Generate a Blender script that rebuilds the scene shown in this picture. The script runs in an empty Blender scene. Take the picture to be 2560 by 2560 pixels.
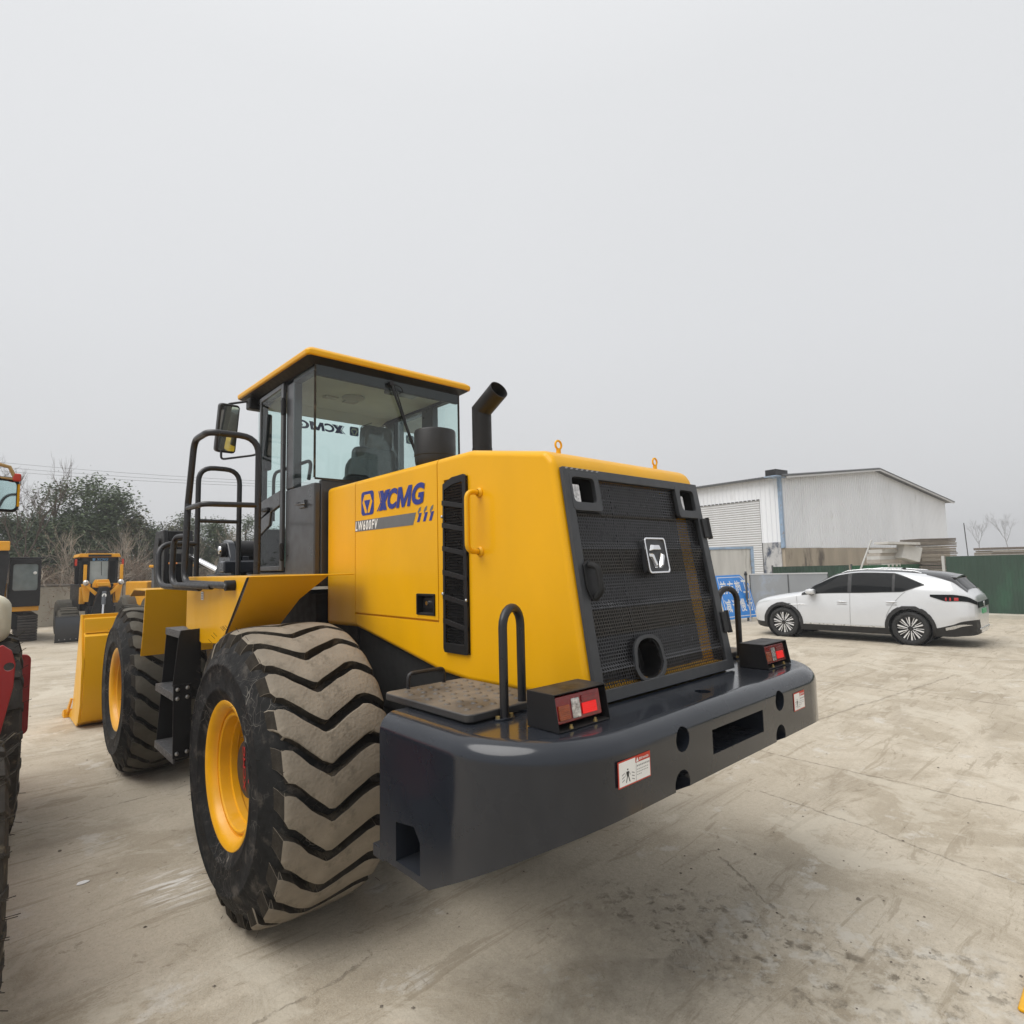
import bpy, bmesh, math, random
import numpy as np
from mathutils import Vector, Matrix, noise
R = math.radians
random.seed(7); RNG = np.random.default_rng(11)
SC = bpy.context.scene
COL = SC.collection

# ------------------------------------------------------------------ camera
cam_d = bpy.data.cameras.new('camera'); cam = bpy.data.objects.new('camera', cam_d); COL.objects.link(cam)
cam_d.sensor_width = 36; cam_d.lens = 36 * 1470.1 / 2560; cam_d.clip_start = .05; cam_d.clip_end = 900
rt = Vector((0.73853045, -0.67382084, -0.02320019)); up = Vector((-0.04405458, -0.08256501, 0.99561148)); fw = Vector((0.67277929, 0.73426731, 0.09066166))
M = Matrix((rt, up, -fw)).transposed().to_4x4(); M.translation = Vector((-2.4996, -1.7337, 1.8698))
cam.matrix_world = M
SC.camera = cam

# ------------------------------------------------------------------ sky and light (overcast)
SUN_EL, SUN_AZ = R(58), R(-75)         # high, veiled sun, from the left of the machine
wd = bpy.data.worlds.new('World'); SC.world = wd; wd.use_nodes = True
nt = wd.node_tree; nt.nodes.clear()
def wn(t, **k):
    n = nt.nodes.new(t)
    for a, b in k.items(): setattr(n, a, b)
    return n
out = wn('ShaderNodeOutputWorld'); bg = wn('ShaderNodeBackground'); bg.inputs['Strength'].default_value = .1
sky = wn('ShaderNodeTexSky', sky_type='NISHITA', sun_disc=False); sky.sun_elevation = SUN_EL; sky.sun_rotation = SUN_AZ
sky.air_density = 1.0; sky.dust_density = 6.0
hs = wn('ShaderNodeHueSaturation'); hs.inputs['Saturation'].default_value = .08; hs.inputs['Value'].default_value = .8
tc = wn('ShaderNodeTexCoord'); sp = wn('ShaderNodeSeparateXYZ'); rp = wn('ShaderNodeValToRGB')
e = rp.color_ramp.elements
e[0].position = 0.0; e[0].color = (.585, .59, .60, 1); e[1].position = 1.0; e[1].color = (.88, .89, .905, 1)
for p, c in ((.12, (.600, .608, .622, 1)), (.35, (.652, .663, .682, 1)), (.65, (.700, .711, .728, 1))):
    q = e.new(p); q.color = c
sc10 = wn('ShaderNodeVectorMath', operation='SCALE'); sc10.inputs['Scale'].default_value = 7.35
cl = wn('ShaderNodeTexNoise'); cl.inputs['Scale'].default_value = 1.6; cl.inputs['Detail'].default_value = 4
clm = wn('ShaderNodeMapRange'); clm.inputs['To Min'].default_value = .97; clm.inputs['To Max'].default_value = 1.03
cmul = wn('ShaderNodeVectorMath', operation='SCALE')
mx = wn('ShaderNodeMix', data_type='RGBA'); mx.inputs['Factor'].default_value = .93
L = nt.links.new
L(tc.outputs['Generated'], sp.inputs[0]); L(sp.outputs['Z'], rp.inputs['Fac']); L(rp.outputs['Color'], sc10.inputs[0])
L(tc.outputs['Generated'], cl.inputs['Vector']); L(cl.outputs['Fac'], clm.inputs['Value'])
L(sc10.outputs[0], cmul.inputs[0]); L(clm.outputs[0], cmul.inputs['Scale'])
L(sky.outputs['Color'], hs.inputs['Color']); L(hs.outputs['Color'], mx.inputs['A']); L(cmul.outputs[0], mx.inputs['B'])
L(mx.outputs['Result'], bg.inputs['Color']); L(bg.outputs[0], out.inputs['Surface'])
sd = bpy.data.lights.new('sun', 'SUN'); sun = bpy.data.objects.new('sun', sd); COL.objects.link(sun)
sd.energy = 1.5; sd.angle = R(50); sd.color = (1, .975, .94)
d = Vector((math.sin(SUN_AZ) * math.cos(SUN_EL), math.cos(SUN_AZ) * math.cos(SUN_EL), math.sin(SUN_EL)))
sun.rotation_euler = d.to_track_quat('Z', 'Y').to_euler(); sun.location = (0, 0, 30)
vs = SC.view_settings; vs.view_transform = 'Standard'; vs.look = 'None'; vs.exposure = 0.68; vs.gamma = 1; vs.use_curve_mapping = False
try:
    SC.cycles.max_bounces = 8; SC.cycles.transparent_max_bounces = 16; SC.cycles.caustics_reflective = False; SC.cycles.caustics_refractive = False
except Exception: pass

# ------------------------------------------------------------------ materials
MATS = {}
def newmat(name):
    m = bpy.data.materials.new(name); m.use_nodes = True
    t = m.node_tree; b = t.nodes['Principled BSDF']
    return m, t, b
def mat(name, col, rough=.5, metal=0, var=.06, scale=6, bump=0, bscale=40, coat=0, dust=0, dustcol=(.33, .28, .22), spec=.5, stretch=None, rvar=.1, wear=None, wearscale=14, wearlo=.62, detail=5):
    """paint/plastic/metal with uneven colour and gloss, optional settled dust on upward faces and scuffed patches"""
    if name in MATS: return MATS[name]
    m, t, b = newmat(name); N = t.nodes.new; K = t.links.new
    tcn = N('ShaderNodeTexCoord'); mp = N('ShaderNodeMapping'); K(tcn.outputs['Object'], mp.inputs[0])
    if stretch: mp.inputs['Scale'].default_value = stretch
    n1 = N('ShaderNodeTexNoise'); n1.inputs['Scale'].default_value = scale; n1.inputs['Detail'].default_value = detail; K(mp.outputs[0], n1.inputs['Vector'])
    r = N('ShaderNodeMapRange'); r.inputs['From Min'].default_value = .3; r.inputs['From Max'].default_value = .7; r.inputs['To Min'].default_value = 1 - var; r.inputs['To Max'].default_value = 1 + var; K(n1.outputs['Fac'], r.inputs['Value'])
    vm = N('ShaderNodeVectorMath'); vm.operation = 'SCALE'; vm.inputs[0].default_value = col[:3]; K(r.outputs[0], vm.inputs['Scale'])
    colo = vm.outputs[0]
    if wear:
        n3 = N('ShaderNodeTexNoise'); n3.inputs['Scale'].default_value = wearscale; n3.inputs['Detail'].default_value = 8; n3.inputs['Roughness'].default_value = .65; K(mp.outputs[0], n3.inputs['Vector'])
        r3 = N('ShaderNodeMapRange'); r3.inputs['From Min'].default_value = wearlo; r3.inputs['From Max'].default_value = wearlo + .12; K(n3.outputs['Fac'], r3.inputs['Value'])
        mm = N('ShaderNodeMix'); mm.data_type = 'RGBA'; K(r3.outputs[0], mm.inputs['Factor']); K(colo, mm.inputs['A']); mm.inputs['B'].default_value = (*wear, 1); colo = mm.outputs['Result']
    rr = N('ShaderNodeMapRange'); rr.inputs['From Min'].default_value = .3; rr.inputs['From Max'].default_value = .7; rr.inputs['To Min'].default_value = max(.02, rough - rvar); rr.inputs['To Max'].default_value = min(1, rough + rvar)
    n2 = N('ShaderNodeTexNoise'); n2.inputs['Scale'].default_value = scale * 2.3; n2.inputs['Detail'].default_value = 4; K(mp.outputs[0], n2.inputs['Vector']); K(n2.outputs['Fac'], rr.inputs['Value'])
    rgh = rr.outputs[0]
    if dust:
        g = N('ShaderNodeNewGeometry'); s = N('ShaderNodeSeparateXYZ'); K(g.outputs['Normal'], s.inputs[0])
        dr = N('ShaderNodeMapRange'); dr.inputs['From Min'].default_value = .55; dr.inputs['From Max'].default_value = 1; dr.inputs['To Max'].default_value = dust; K(s.outputs['Z'], dr.inputs['Value'])
        dn = N('ShaderNodeMath'); dn.operation = 'MULTIPLY'; K(dr.outputs[0], dn.inputs[0])
        dn2 = N('ShaderNodeMapRange'); dn2.inputs['From Min'].default_value = .3; dn2.inputs['From Max'].default_value = .65; K(n1.outputs['Fac'], dn2.inputs['Value']); K(dn2.outputs[0], dn.inputs[1])
        mm = N('ShaderNodeMix'); mm.data_type = 'RGBA'; K(dn.outputs[0], mm.inputs['Factor']); K(colo, mm.inputs['A']); mm.inputs['B'].default_value = (*dustcol, 1); colo = mm.outputs['Result']
        rm = N('ShaderNodeMix'); rm.data_type = 'FLOAT'; K(dn.outputs[0], rm.inputs['Factor']); K(rgh, rm.inputs['A']); rm.inputs['B'].default_value = .9; rgh = rm.outputs['Result']
    K(colo, b.inputs['Base Color']); K(rgh, b.inputs['Roughness'])
    b.inputs['Metallic'].default_value = metal; b.inputs['Specular IOR Level'].default_value = spec
    if coat: b.inputs['Coat Weight'].default_value = coat; b.inputs['Coat Roughness'].default_value = .12
    if bump:
        n4 = N('ShaderNodeTexNoise'); n4.inputs['Scale'].default_value = bscale; n4.inputs['Detail'].default_value = 5; K(mp.outputs[0], n4.inputs['Vector'])
        bp = N('ShaderNodeBump'); bp.inputs['Strength'].default_value = bump; bp.inputs['Distance'].default_value = .01; K(n4.outputs['Fac'], bp.inputs['Height']); K(bp.outputs[0], b.inputs['Normal'])
    MATS[name] = m; return m
def glassmat(name, tint, refl=.08, rough=.02):
    m, t, b = newmat(name); t.nodes.remove(b); N = t.nodes.new; K = t.links.new
    tr = N('ShaderNodeBsdfTransparent'); tr.inputs[0].default_value = (*tint, 1)
    gl = N('ShaderNodeBsdfGlossy'); gl.inputs['Roughness'].default_value = rough
    lw = N('ShaderNodeLayerWeight'); lw.inputs['Blend'].default_value = .12 + refl
    mr = N('ShaderNodeMapRange'); mr.inputs['To Min'].default_value = refl; mr.inputs['To Max'].default_value = .9; K(lw.outputs['Fresnel'], mr.inputs['Value'])
    mxs = N('ShaderNodeMixShader'); K(mr.outputs[0], mxs.inputs[0]); K(tr.outputs[0], mxs.inputs[1]); K(gl.outputs[0], mxs.inputs[2])
    K(mxs.outputs[0], t.nodes['Material Output'].inputs['Surface']); MATS[name] = m; return m

YEL = mat('yellow_paint', (.76, .385, .003), .36, var=.055, scale=3, stretch=(1, 1, .45), bump=.04, bscale=9, coat=.14, dust=.10, rvar=.08, spec=.22)
YEL2 = mat('yellow_rim_paint', (.78, .375, .005), .38, var=.07, scale=9, wear=(.42, .22, .03), wearscale=22, wearlo=.66, dust=.2)
DG = mat('dark_grey_paint', (.0130, .0160, .0225), .3, var=.14, scale=2.2, coat=1.0, spec=.05, bump=.07, bscale=8, rvar=.09, dust=.12, dustcol=(.11, .107, .105))
GF = mat('grille_grey_paint', (.036, .038, .042), .42, var=.1, scale=7, dust=.25, dustcol=(.2, .19, .17))
BK = mat('black_paint', (.009, .009, .010), .45, var=.15, scale=10, dust=.2, dustcol=(.13, .115, .10), spec=.32)
TUBE = mat('black_tube_paint', (.012, .012, .014), .36, var=.12, scale=18, dust=.3, dustcol=(.12, .11, .1))
DKV = mat('dark_void', (.010, .010, .010), .8)
MESHG = mat('perforated_steel', (.034, .034, .037), .33, metal=.25, var=.15, scale=14)
CHR = mat('chrome', (.82, .82, .83), .12, metal=1, var=.03, rvar=.04)
STEEL = mat('bare_steel', (.42, .42, .42), .35, metal=1, var=.1)
BRASS = mat('yellow_zinc_bolt', (.45, .34, .14), .4, metal=.8, var=.2, scale=40)
RUB = mat('black_rubber', (.010, .010, .010), .75, var=.3, scale=9, bump=.35, bscale=26, wear=(.060, .052, .044), wearscale=9, wearlo=.55, detail=9, spec=.25)
RUBT = mat('dusty_tread_rubber', (.245, .212, .168), .9, var=.2, scale=7, bump=.5, bscale=60, wear=(.14, .12, .092), wearscale=4.5, wearlo=.55, detail=8, spec=.2)
RUBD = mat('clean_tread_rubber', (.085, .077, .060), .88, var=.2, scale=6, bump=.3, bscale=40, wear=(.10, .085, .06), wearscale=7, wearlo=.6)
RUBG = mat('groove_rubber', (.034, .029, .023), .88, var=.35, scale=12, bump=.4, wear=(.13, .108, .078), wearscale=8, wearlo=.54, detail=8, spec=.15)
BLUE = mat('blue_decal', (.012, .028, .22), .4, var=.03)
GREYD = mat('grey_decal', (.13, .135, .14), .5, var=.03)
WHT = mat('white_decal', (.80, .80, .78), .5, var=.03)
REDD = mat('red_decal', (.50, .035, .012), .5, var=.05)
PRINT = mat('black_print', (.015, .015, .015), .6)
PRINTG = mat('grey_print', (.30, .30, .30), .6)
SEATM = mat('grey_seat_fabric', (.060, .064, .064), .5, var=.12, scale=14, bump=.35, bscale=22)
LINER = mat('cab_lining', (.50, .525, .50), .8, var=.04)
def scratches(m):
    t = m.node_tree; N = t.nodes.new; K = t.links.new; b = t.nodes['Principled BSDF']; src = b.inputs['Base Color'].links[0].from_socket
    tcn = N('ShaderNodeTexCoord'); nz = N('ShaderNodeTexNoise'); nz.inputs['Scale'].default_value = 5; K(tcn.outputs['Object'], nz.inputs['Vector'])
    sc_ = N('ShaderNodeVectorMath'); sc_.operation = 'SCALE'; sc_.inputs['Scale'].default_value = .35; K(nz.outputs['Color'], sc_.inputs[0]); ad = N('ShaderNodeVectorMath'); K(tcn.outputs['Object'], ad.inputs[0]); K(sc_.outputs[0], ad.inputs[1])
    prev = src
    for sc0, wd_, cc in ((7, .012, (.17, .155, .135)), (15, .02, (.10, .09, .08))):
        v = N('ShaderNodeTexVoronoi'); v.feature = 'DISTANCE_TO_EDGE'; v.inputs['Scale'].default_value = sc0; K(ad.outputs[0], v.inputs['Vector'])
        r_ = N('ShaderNodeMapRange'); r_.inputs['From Min'].default_value = 0; r_.inputs['From Max'].default_value = wd_; r_.inputs['To Min'].default_value = 1; r_.inputs['To Max'].default_value = 0; K(v.outputs['Distance'], r_.inputs['Value'])
        n2 = N('ShaderNodeTexNoise'); n2.inputs['Scale'].default_value = 3.5; n2.inputs['Detail'].default_value = 3; K(tcn.outputs['Object'], n2.inputs['Vector']); r2 = N('ShaderNodeMapRange'); r2.inputs['From Min'].default_value = .47; r2.inputs['From Max'].default_value = .6; K(n2.outputs['Fac'], r2.inputs['Value'])
        mu = N('ShaderNodeMath'); mu.operation = 'MULTIPLY'; K(r_.outputs[0], mu.inputs[0]); K(r2.outputs[0], mu.inputs[1])
        x = N('ShaderNodeMix'); x.data_type = 'RGBA'; K(mu.outputs[0], x.inputs['Factor']); K(prev, x.inputs['A']); x.inputs['B'].default_value = (*cc, 1); prev = x.outputs['Result']
    K(prev, b.inputs['Base Color'])
scratches(RUB)
GLASS = glassmat('green_tinted_glass', (.86, .97, .955), .04)
FILM = glassmat('clear_plastic_film', (.94, .96, .96), .07, .15)
MIRR = mat('mirror_glass', (.75, .78, .8), .03, metal=1, var=.02, rvar=.01)
LENSR = mat('red_lens', (.20, .005, .006), .10, coat=.6, var=.15, scale=60, rvar=.05)
LENSA = mat('amber_lens', (.30, .05, .004), .12, coat=.6, var=.2, scale=60, rvar=.05)
LENSW = mat('clear_lens', (.55, .53, .51), .10, metal=.7, coat=.6, var=.5, scale=70, rvar=.05)
LENSL, t_, b_ = newmat('lit_red_lens'); b_.inputs['Base Color'].default_value = (.45, .006, .006, 1); b_.inputs['Emission Color'].default_value = (1, .015, .012, 1); b_.inputs['Emission Strength'].default_value = .28; b_.inputs['Roughness'].default_value = .15

DG.node_tree.nodes['Principled BSDF'].inputs['Coat IOR'].default_value = 1.5; DG.node_tree.nodes['Principled BSDF'].inputs['Coat Roughness'].default_value = .13
# ------------------------------------------------------------------ mesh helpers
class MB:
    def __init__(s): s.v = []; s.f = []; s.m = []
    def add(s, V, F, mi=0):
        n = len(s.v); s.v += [tuple(map(float, p)) for p in V]
        for f in F: s.f.append(tuple(n + i for i in f)); s.m.append(mi)
        return s
    def box(s, x0, x1, y0, y1, z0, z1, mi=0):
        V = [(x, y, z) for x in (x0, x1) for y in (y0, y1) for z in (z0, z1)]
        return s.add(V, [(0, 1, 3, 2), (4, 6, 7, 5), (0, 4, 5, 1), (2, 3, 7, 6), (0, 2, 6, 4), (1, 5, 7, 3)], mi)
    def obox(s, c, sz, rot=None, mi=0):
        rot = rot or Matrix.Identity(3); c = Vector(c)
        V = [c + rot @ Vector((x * sz[0] / 2, y * sz[1] / 2, z * sz[2] / 2)) for x in (-1, 1) for y in (-1, 1) for z in (-1, 1)]
        return s.add(V, [(0, 1, 3, 2), (4, 6, 7, 5), (0, 4, 5, 1), (2, 3, 7, 6), (0, 2, 6, 4), (1, 5, 7, 3)], mi)
    def bar(s, a, b, w, h, upv=(0, 0, 1), mi=0):
        a = Vector(a); b = Vector(b); d = (b - a); l = d.length; d.normalize(); u = Vector(upv); sd = d.cross(u).normalized(); u = sd.cross(d)
        return s.obox((a + b) / 2, (w, l, h), Matrix((sd, d, u)).transposed(), mi)
    def prism(s, poly, ax, a, b, mi=0):
        f = {'x': lambda p, t: (t, p[0], p[1]), 'y': lambda p, t: (p[0], t, p[1]), 'z': lambda p, t: (p[0], p[1], t)}[ax]
        n = len(poly); V = [f(p, a) for p in poly] + [f(p, b) for p in poly]
        F = [tuple(range(n))[::-1], tuple(range(n, 2 * n))] + [(i, (i + 1) % n, n + (i + 1) % n, n + i) for i in range(n)]
        return s.add(V, F, mi)
    def loft(s, rings, mi=0, caps=True, closed=True):
        n = len(rings[0]); V = [p for r in rings for p in r]; F = []
        for k in range(len(rings) - 1):
            for i in range(n if closed else n - 1):
                j = (i + 1) % n; F.append((k * n + i, k * n + j, (k + 1) * n + j, (k + 1) * n + i))
        if caps: F += [tuple(range(n))[::-1], tuple(range((len(rings) - 1) * n, len(rings) * n))]
        return s.add(V, F, mi)
    def tube(s, pts, r, n=8, mi=0, caps=True):
        pts = [Vector(p) for p in pts]; rr = r if isinstance(r, (list, tuple)) else [r] * len(pts)
        t = (pts[1] - pts[0]).normalized(); a = Vector((0, 0, 1)) if abs(t.z) < .9 else Vector((1, 0, 0)); u = t.cross(a).normalized(); rings = []
        for i, p in enumerate(pts):
            if i == 0: t = (pts[1] - pts[0]).normalized()
            elif i == len(pts) - 1: t = (pts[-1] - pts[-2]).normalized()
            else:
                t = ((pts[i + 1] - p).normalized() + (p - pts[i - 1]).normalized())
                t = t.normalized() if t.length > 1e-6 else (pts[i + 1] - p).normalized()
            u = (u - t * u.dot(t)); u = u.normalized() if u.length > 1e-6 else t.orthogonal().normalized(); w = t.cross(u)
            rings.append([p + (u * math.cos(2 * math.pi * k / n) + w * math.sin(2 * math.pi * k / n)) * rr[i] for k in range(n)])
        return s.loft(rings, mi, caps)
    def lathe(s, prof, o, ax='x', n=32, mi=0, cap=False):
        o = Vector(o); A = {'x': (Vector((1, 0, 0)), Vector((0, 1, 0)), Vector((0, 0, 1))), 'y': (Vector((0, 1, 0)), Vector((1, 0, 0)), Vector((0, 0, 1))), 'z': (Vector((0, 0, 1)), Vector((1, 0, 0)), Vector((0, 1, 0)))}[ax]
        rings = [[o + A[0] * h + (A[1] * math.cos(2 * math.pi * k / n) + A[2] * math.sin(2 * math.pi * k / n)) * r for k in range(n)] for r, h in prof]
        return s.loft(rings, mi, cap)
    def cyl(s, a, b, r, n=16, mi=0): return s.tube([a, b], r, n, mi)
    def build(s, name, m, parent=None, bevel=0, seg=2, angle=35, smooth=True, recalc=True, wn=False):
        me = bpy.data.meshes.new(name); off = OFF.get(parent.name, Vector()) if parent else Vector()
        me.from_pydata([(p[0] - off.x, p[1] - off.y, p[2] - off.z) for p in s.v], [], s.f)
        ms = m if isinstance(m, (list, tuple)) else [m]
        for q in ms: me.materials.append(q)
        if len(ms) > 1: me.polygons.foreach_set('material_index', s.m)
        if recalc:
            bm = bmesh.new(); bm.from_mesh(me); bmesh.ops.recalc_face_normals(bm, faces=bm.faces[:]); bm.to_mesh(me); bm.free()
        return mkobj(name, me, parent, bevel, seg, angle, smooth, wn)
OFF = {}
def shade(me, angle):
    me.polygons.foreach_set('use_smooth', [True] * len(me.polygons)); me.set_sharp_from_angle(angle=R(angle))
def mkobj(name, me, parent=None, bevel=0, seg=2, angle=35, smooth=True, wn=False):
    if smooth: shade(me, angle)
    o = bpy.data.objects.new(name, me); COL.objects.link(o)
    if parent: o.parent = parent; OFF[o.name] = OFF.get(parent.name, Vector())
    if bevel:
        b = o.modifiers.new('bevel', 'BEVEL'); b.width = bevel; b.segments = seg; b.limit_method = 'ANGLE'; b.angle_limit = R(30)
        b.harden_normals = True
    return o
def thing(name, label, cat, loc=(0, 0, 0), rz=0, group=None, local=False):
    o = bpy.data.objects.new(name, None); COL.objects.link(o); o.empty_display_size = .3
    o.location = loc; o.rotation_euler = (0, 0, rz); o['label'] = label; o['category'] = cat
    if group: o['group'] = group
    OFF[o.name] = Vector() if local else Vector(loc)
    return o
def tag(o, label, cat, group=None):
    o['label'] = label; o['category'] = cat
    if group: o['group'] = group
    return o
def kind(o, k): o['kind'] = k; return o
def copy_tree(o, parent=None):
    c = o.copy(); COL.objects.link(c)
    if parent: c.parent = parent
    OFF[c.name] = OFF.get(o.name, Vector())
    for ch in list(o.children): copy_tree(ch, c)
    return c
def bake(o):
    """apply modifiers into the mesh"""
    bpy.context.view_layer.update(); dg = bpy.context.evaluated_depsgraph_get()
    me = bpy.data.meshes.new_from_object(o.evaluated_get(dg), preserve_all_data_layers=True, depsgraph=dg)
    o.modifiers.clear(); o.data = me; return o
def cut(o, cutters, angle=35):
    for c in cutters:
        p = c.build('cutter', DKV, None, smooth=False); bpy.context.view_layer.update(); p.matrix_world = o.matrix_world @ Matrix.Translation(-OFF.get(o.name, Vector()))
        p.data.materials.clear()
        b = o.modifiers.new('cut', 'BOOLEAN'); b.object = p; b.operation = 'DIFFERENCE'; b.solver = 'EXACT'
        bpy.context.view_layer.update(); bake(o); bpy.data.objects.remove(p)
    shade(o.data, angle); w = o.modifiers.new('wn', 'WEIGHTED_NORMAL'); w.keep_sharp = True
    return o
def fillet(pts, r, n=5):
    pts = [Vector(p) for p in pts]; out = [pts[0]]; rs = r if isinstance(r, (list, tuple)) else [r] * len(pts)
    for i in range(1, len(pts) - 1):
        a, b, c = pts[i - 1], pts[i], pts[i + 1]; u = (a - b); v = (c - b); d = min(rs[i], u.length * .49, v.length * .49)
        p0 = b + u.normalized() * d; p1 = b + v.normalized() * d
        for k in range(n + 1):
            t = k / n; out.append(p0 * (1 - t) ** 2 + b * 2 * t * (1 - t) + p1 * t * t)
    return out + [pts[-1]]
def rrect(x0, x1, y0, y1, r, n=4):
    P = []
    for cx, cy, a in ((x1 - r, y1 - r, 0), (x0 + r, y1 - r, 90), (x0 + r, y0 + r, 180), (x1 - r, y0 + r, 270)):
        for k in range(n + 1): P.append((cx + r * math.cos(R(a + 90 * k / n)), cy + r * math.sin(R(a + 90 * k / n))))
    return P
def ringplate(mb, outer, inner, M4, t, mi=0):
    """flat frame between two loops with the same number of points; M4 maps (u, v, n)"""
    n = len(outer); V = []
    for zz in (0, t):
        for lp in (outer, inner):
            V += [M4 @ Vector((p[0], p[1], zz)) for p in lp]
    F = []
    for i in range(n):
        j = (i + 1) % n
        F += [(2 * n + i, 2 * n + j, 3 * n + j, 3 * n + i), (i, n + i, n + j, j), (i, j, 2 * n + j, 2 * n + i), (n + i, 3 * n + i, 3 * n + j, n + j)]
    return mb.add(V, F, mi)
def plate(mb, poly, M4, t, mi=0):
    n = len(poly); V = [M4 @ Vector((p[0], p[1], 0)) for p in poly] + [M4 @ Vector((p[0], p[1], t)) for p in poly]
    return mb.add(V, [tuple(range(n))[::-1], tuple(range(n, 2 * n))] + [(i, (i + 1) % n, n + (i + 1) % n, n + i) for i in range(n)], mi)
def frame(o, u, v):
    u = Vector(u).normalized(); v = Vector(v); v = (v - u * v.dot(u)).normalized(); n = u.cross(v)
    m = Matrix((u, v, n)).transposed().to_4x4(); m.translation = Vector(o); return m
def text(mb, s, M4, h, w=None, shear=0, bold=0, mi=0, depth=0, align='LEFT', space=1):
    """lettering as mesh: cap height h, stretched to width w, placed with M4"""
    c = bpy.data.curves.new('txt', 'FONT'); c.body = s; c.size = 1; c.offset = bold; c.space_character = space; c.resolution_u = 4
    o = bpy.data.objects.new('txt', c); COL.objects.link(o); bpy.context.view_layer.update(); dg = bpy.context.evaluated_depsgraph_get()
    me = bpy.data.meshes.new_from_object(o.evaluated_get(dg)); bpy.data.objects.remove(o)
    if not me.vertices: return mb
    co = np.array([v.co[:] for v in me.vertices]); mn = co.min(0); mxx = co.max(0)
    kx = h / (mxx[1] - mn[1]); kw = (w / (mxx[0] - mn[0])) if w else kx
    V = []
    for p in co:
        y = (p[1] - mn[1]) * kx; x = (p[0] - mn[0]) * kw + shear * y
        if align == 'CENTER': x -= (mxx[0] - mn[0]) * kw / 2
        V.append(M4 @ Vector((x, y, 0)))
    mb.add(V, [tuple(p.vertices) for p in me.polygons], mi); bpy.data.meshes.remove(me); return mb
I4 = Matrix.Identity(4)
def emblem_polys(w, h):
    """three strokes round a downward triangle inside a rounded shield frame"""
    a = w / 2; b = h / 2
    top = [(-.42 * a, .62 * b), (.42 * a, .62 * b), (.62 * a, .26 * b), (-.62 * a, .26 * b)]
    lf = [(-.72 * a, .12 * b), (-.44 * a, .16 * b), (-.04 * a, -.72 * b), (-.32 * a, -.72 * b), (-.72 * a, -.04 * b)]
    rg = [(-x, y) for x, y in lf][::-1]
    tri = [(-.42 * a, .16 * b), (.42 * a, .16 * b), (0, -.62 * b)]
    return top, lf, rg, tri
def brand(mb, M4, h, w, mi=0):
    """the four letters, heavy and slanted, the first one with its split stroke"""
    X = M4
    k = .22
    cnt = [0]
    def P(pts):
        cnt[0] += 1; mb.add([M4 @ Vector((x * w + k * y * h, y * h, cnt[0] * .0002)) for x, y in pts], [tuple(range(len(pts)))], mi)
    P([(.0, 0), (.022, 0), (.170, .98), (.148, .98)]); P([(.042, 0), (.125, 0), (.262, 1), (.180, 1)])
    P([(.020, 1), (.100, 1), (.232, 0), (.150, 0)]); P([(-.012, 1), (.004, 1), (.136, 0), (.118, 0)])
    text(mb, 'C', M4 @ Matrix.Translation((.222 * w, 0, .001)), h, .205 * w, k, .045, mi)
    P([(.44 + .29 * x_, y_ * .98) for x_, y_ in ((0, 0), (.21, 0), (.21, .56), (.41, 0), (.59, 0), (.79, .56), (.79, 0), (1, 0), (1, 1), (.74, 1), (.5, .36), (.26, 1), (0, 1))])
    text(mb, 'G', M4 @ Matrix.Translation((.745 * w, 0, .0014)), h, .24 * w, k, .045, mi)

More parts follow.
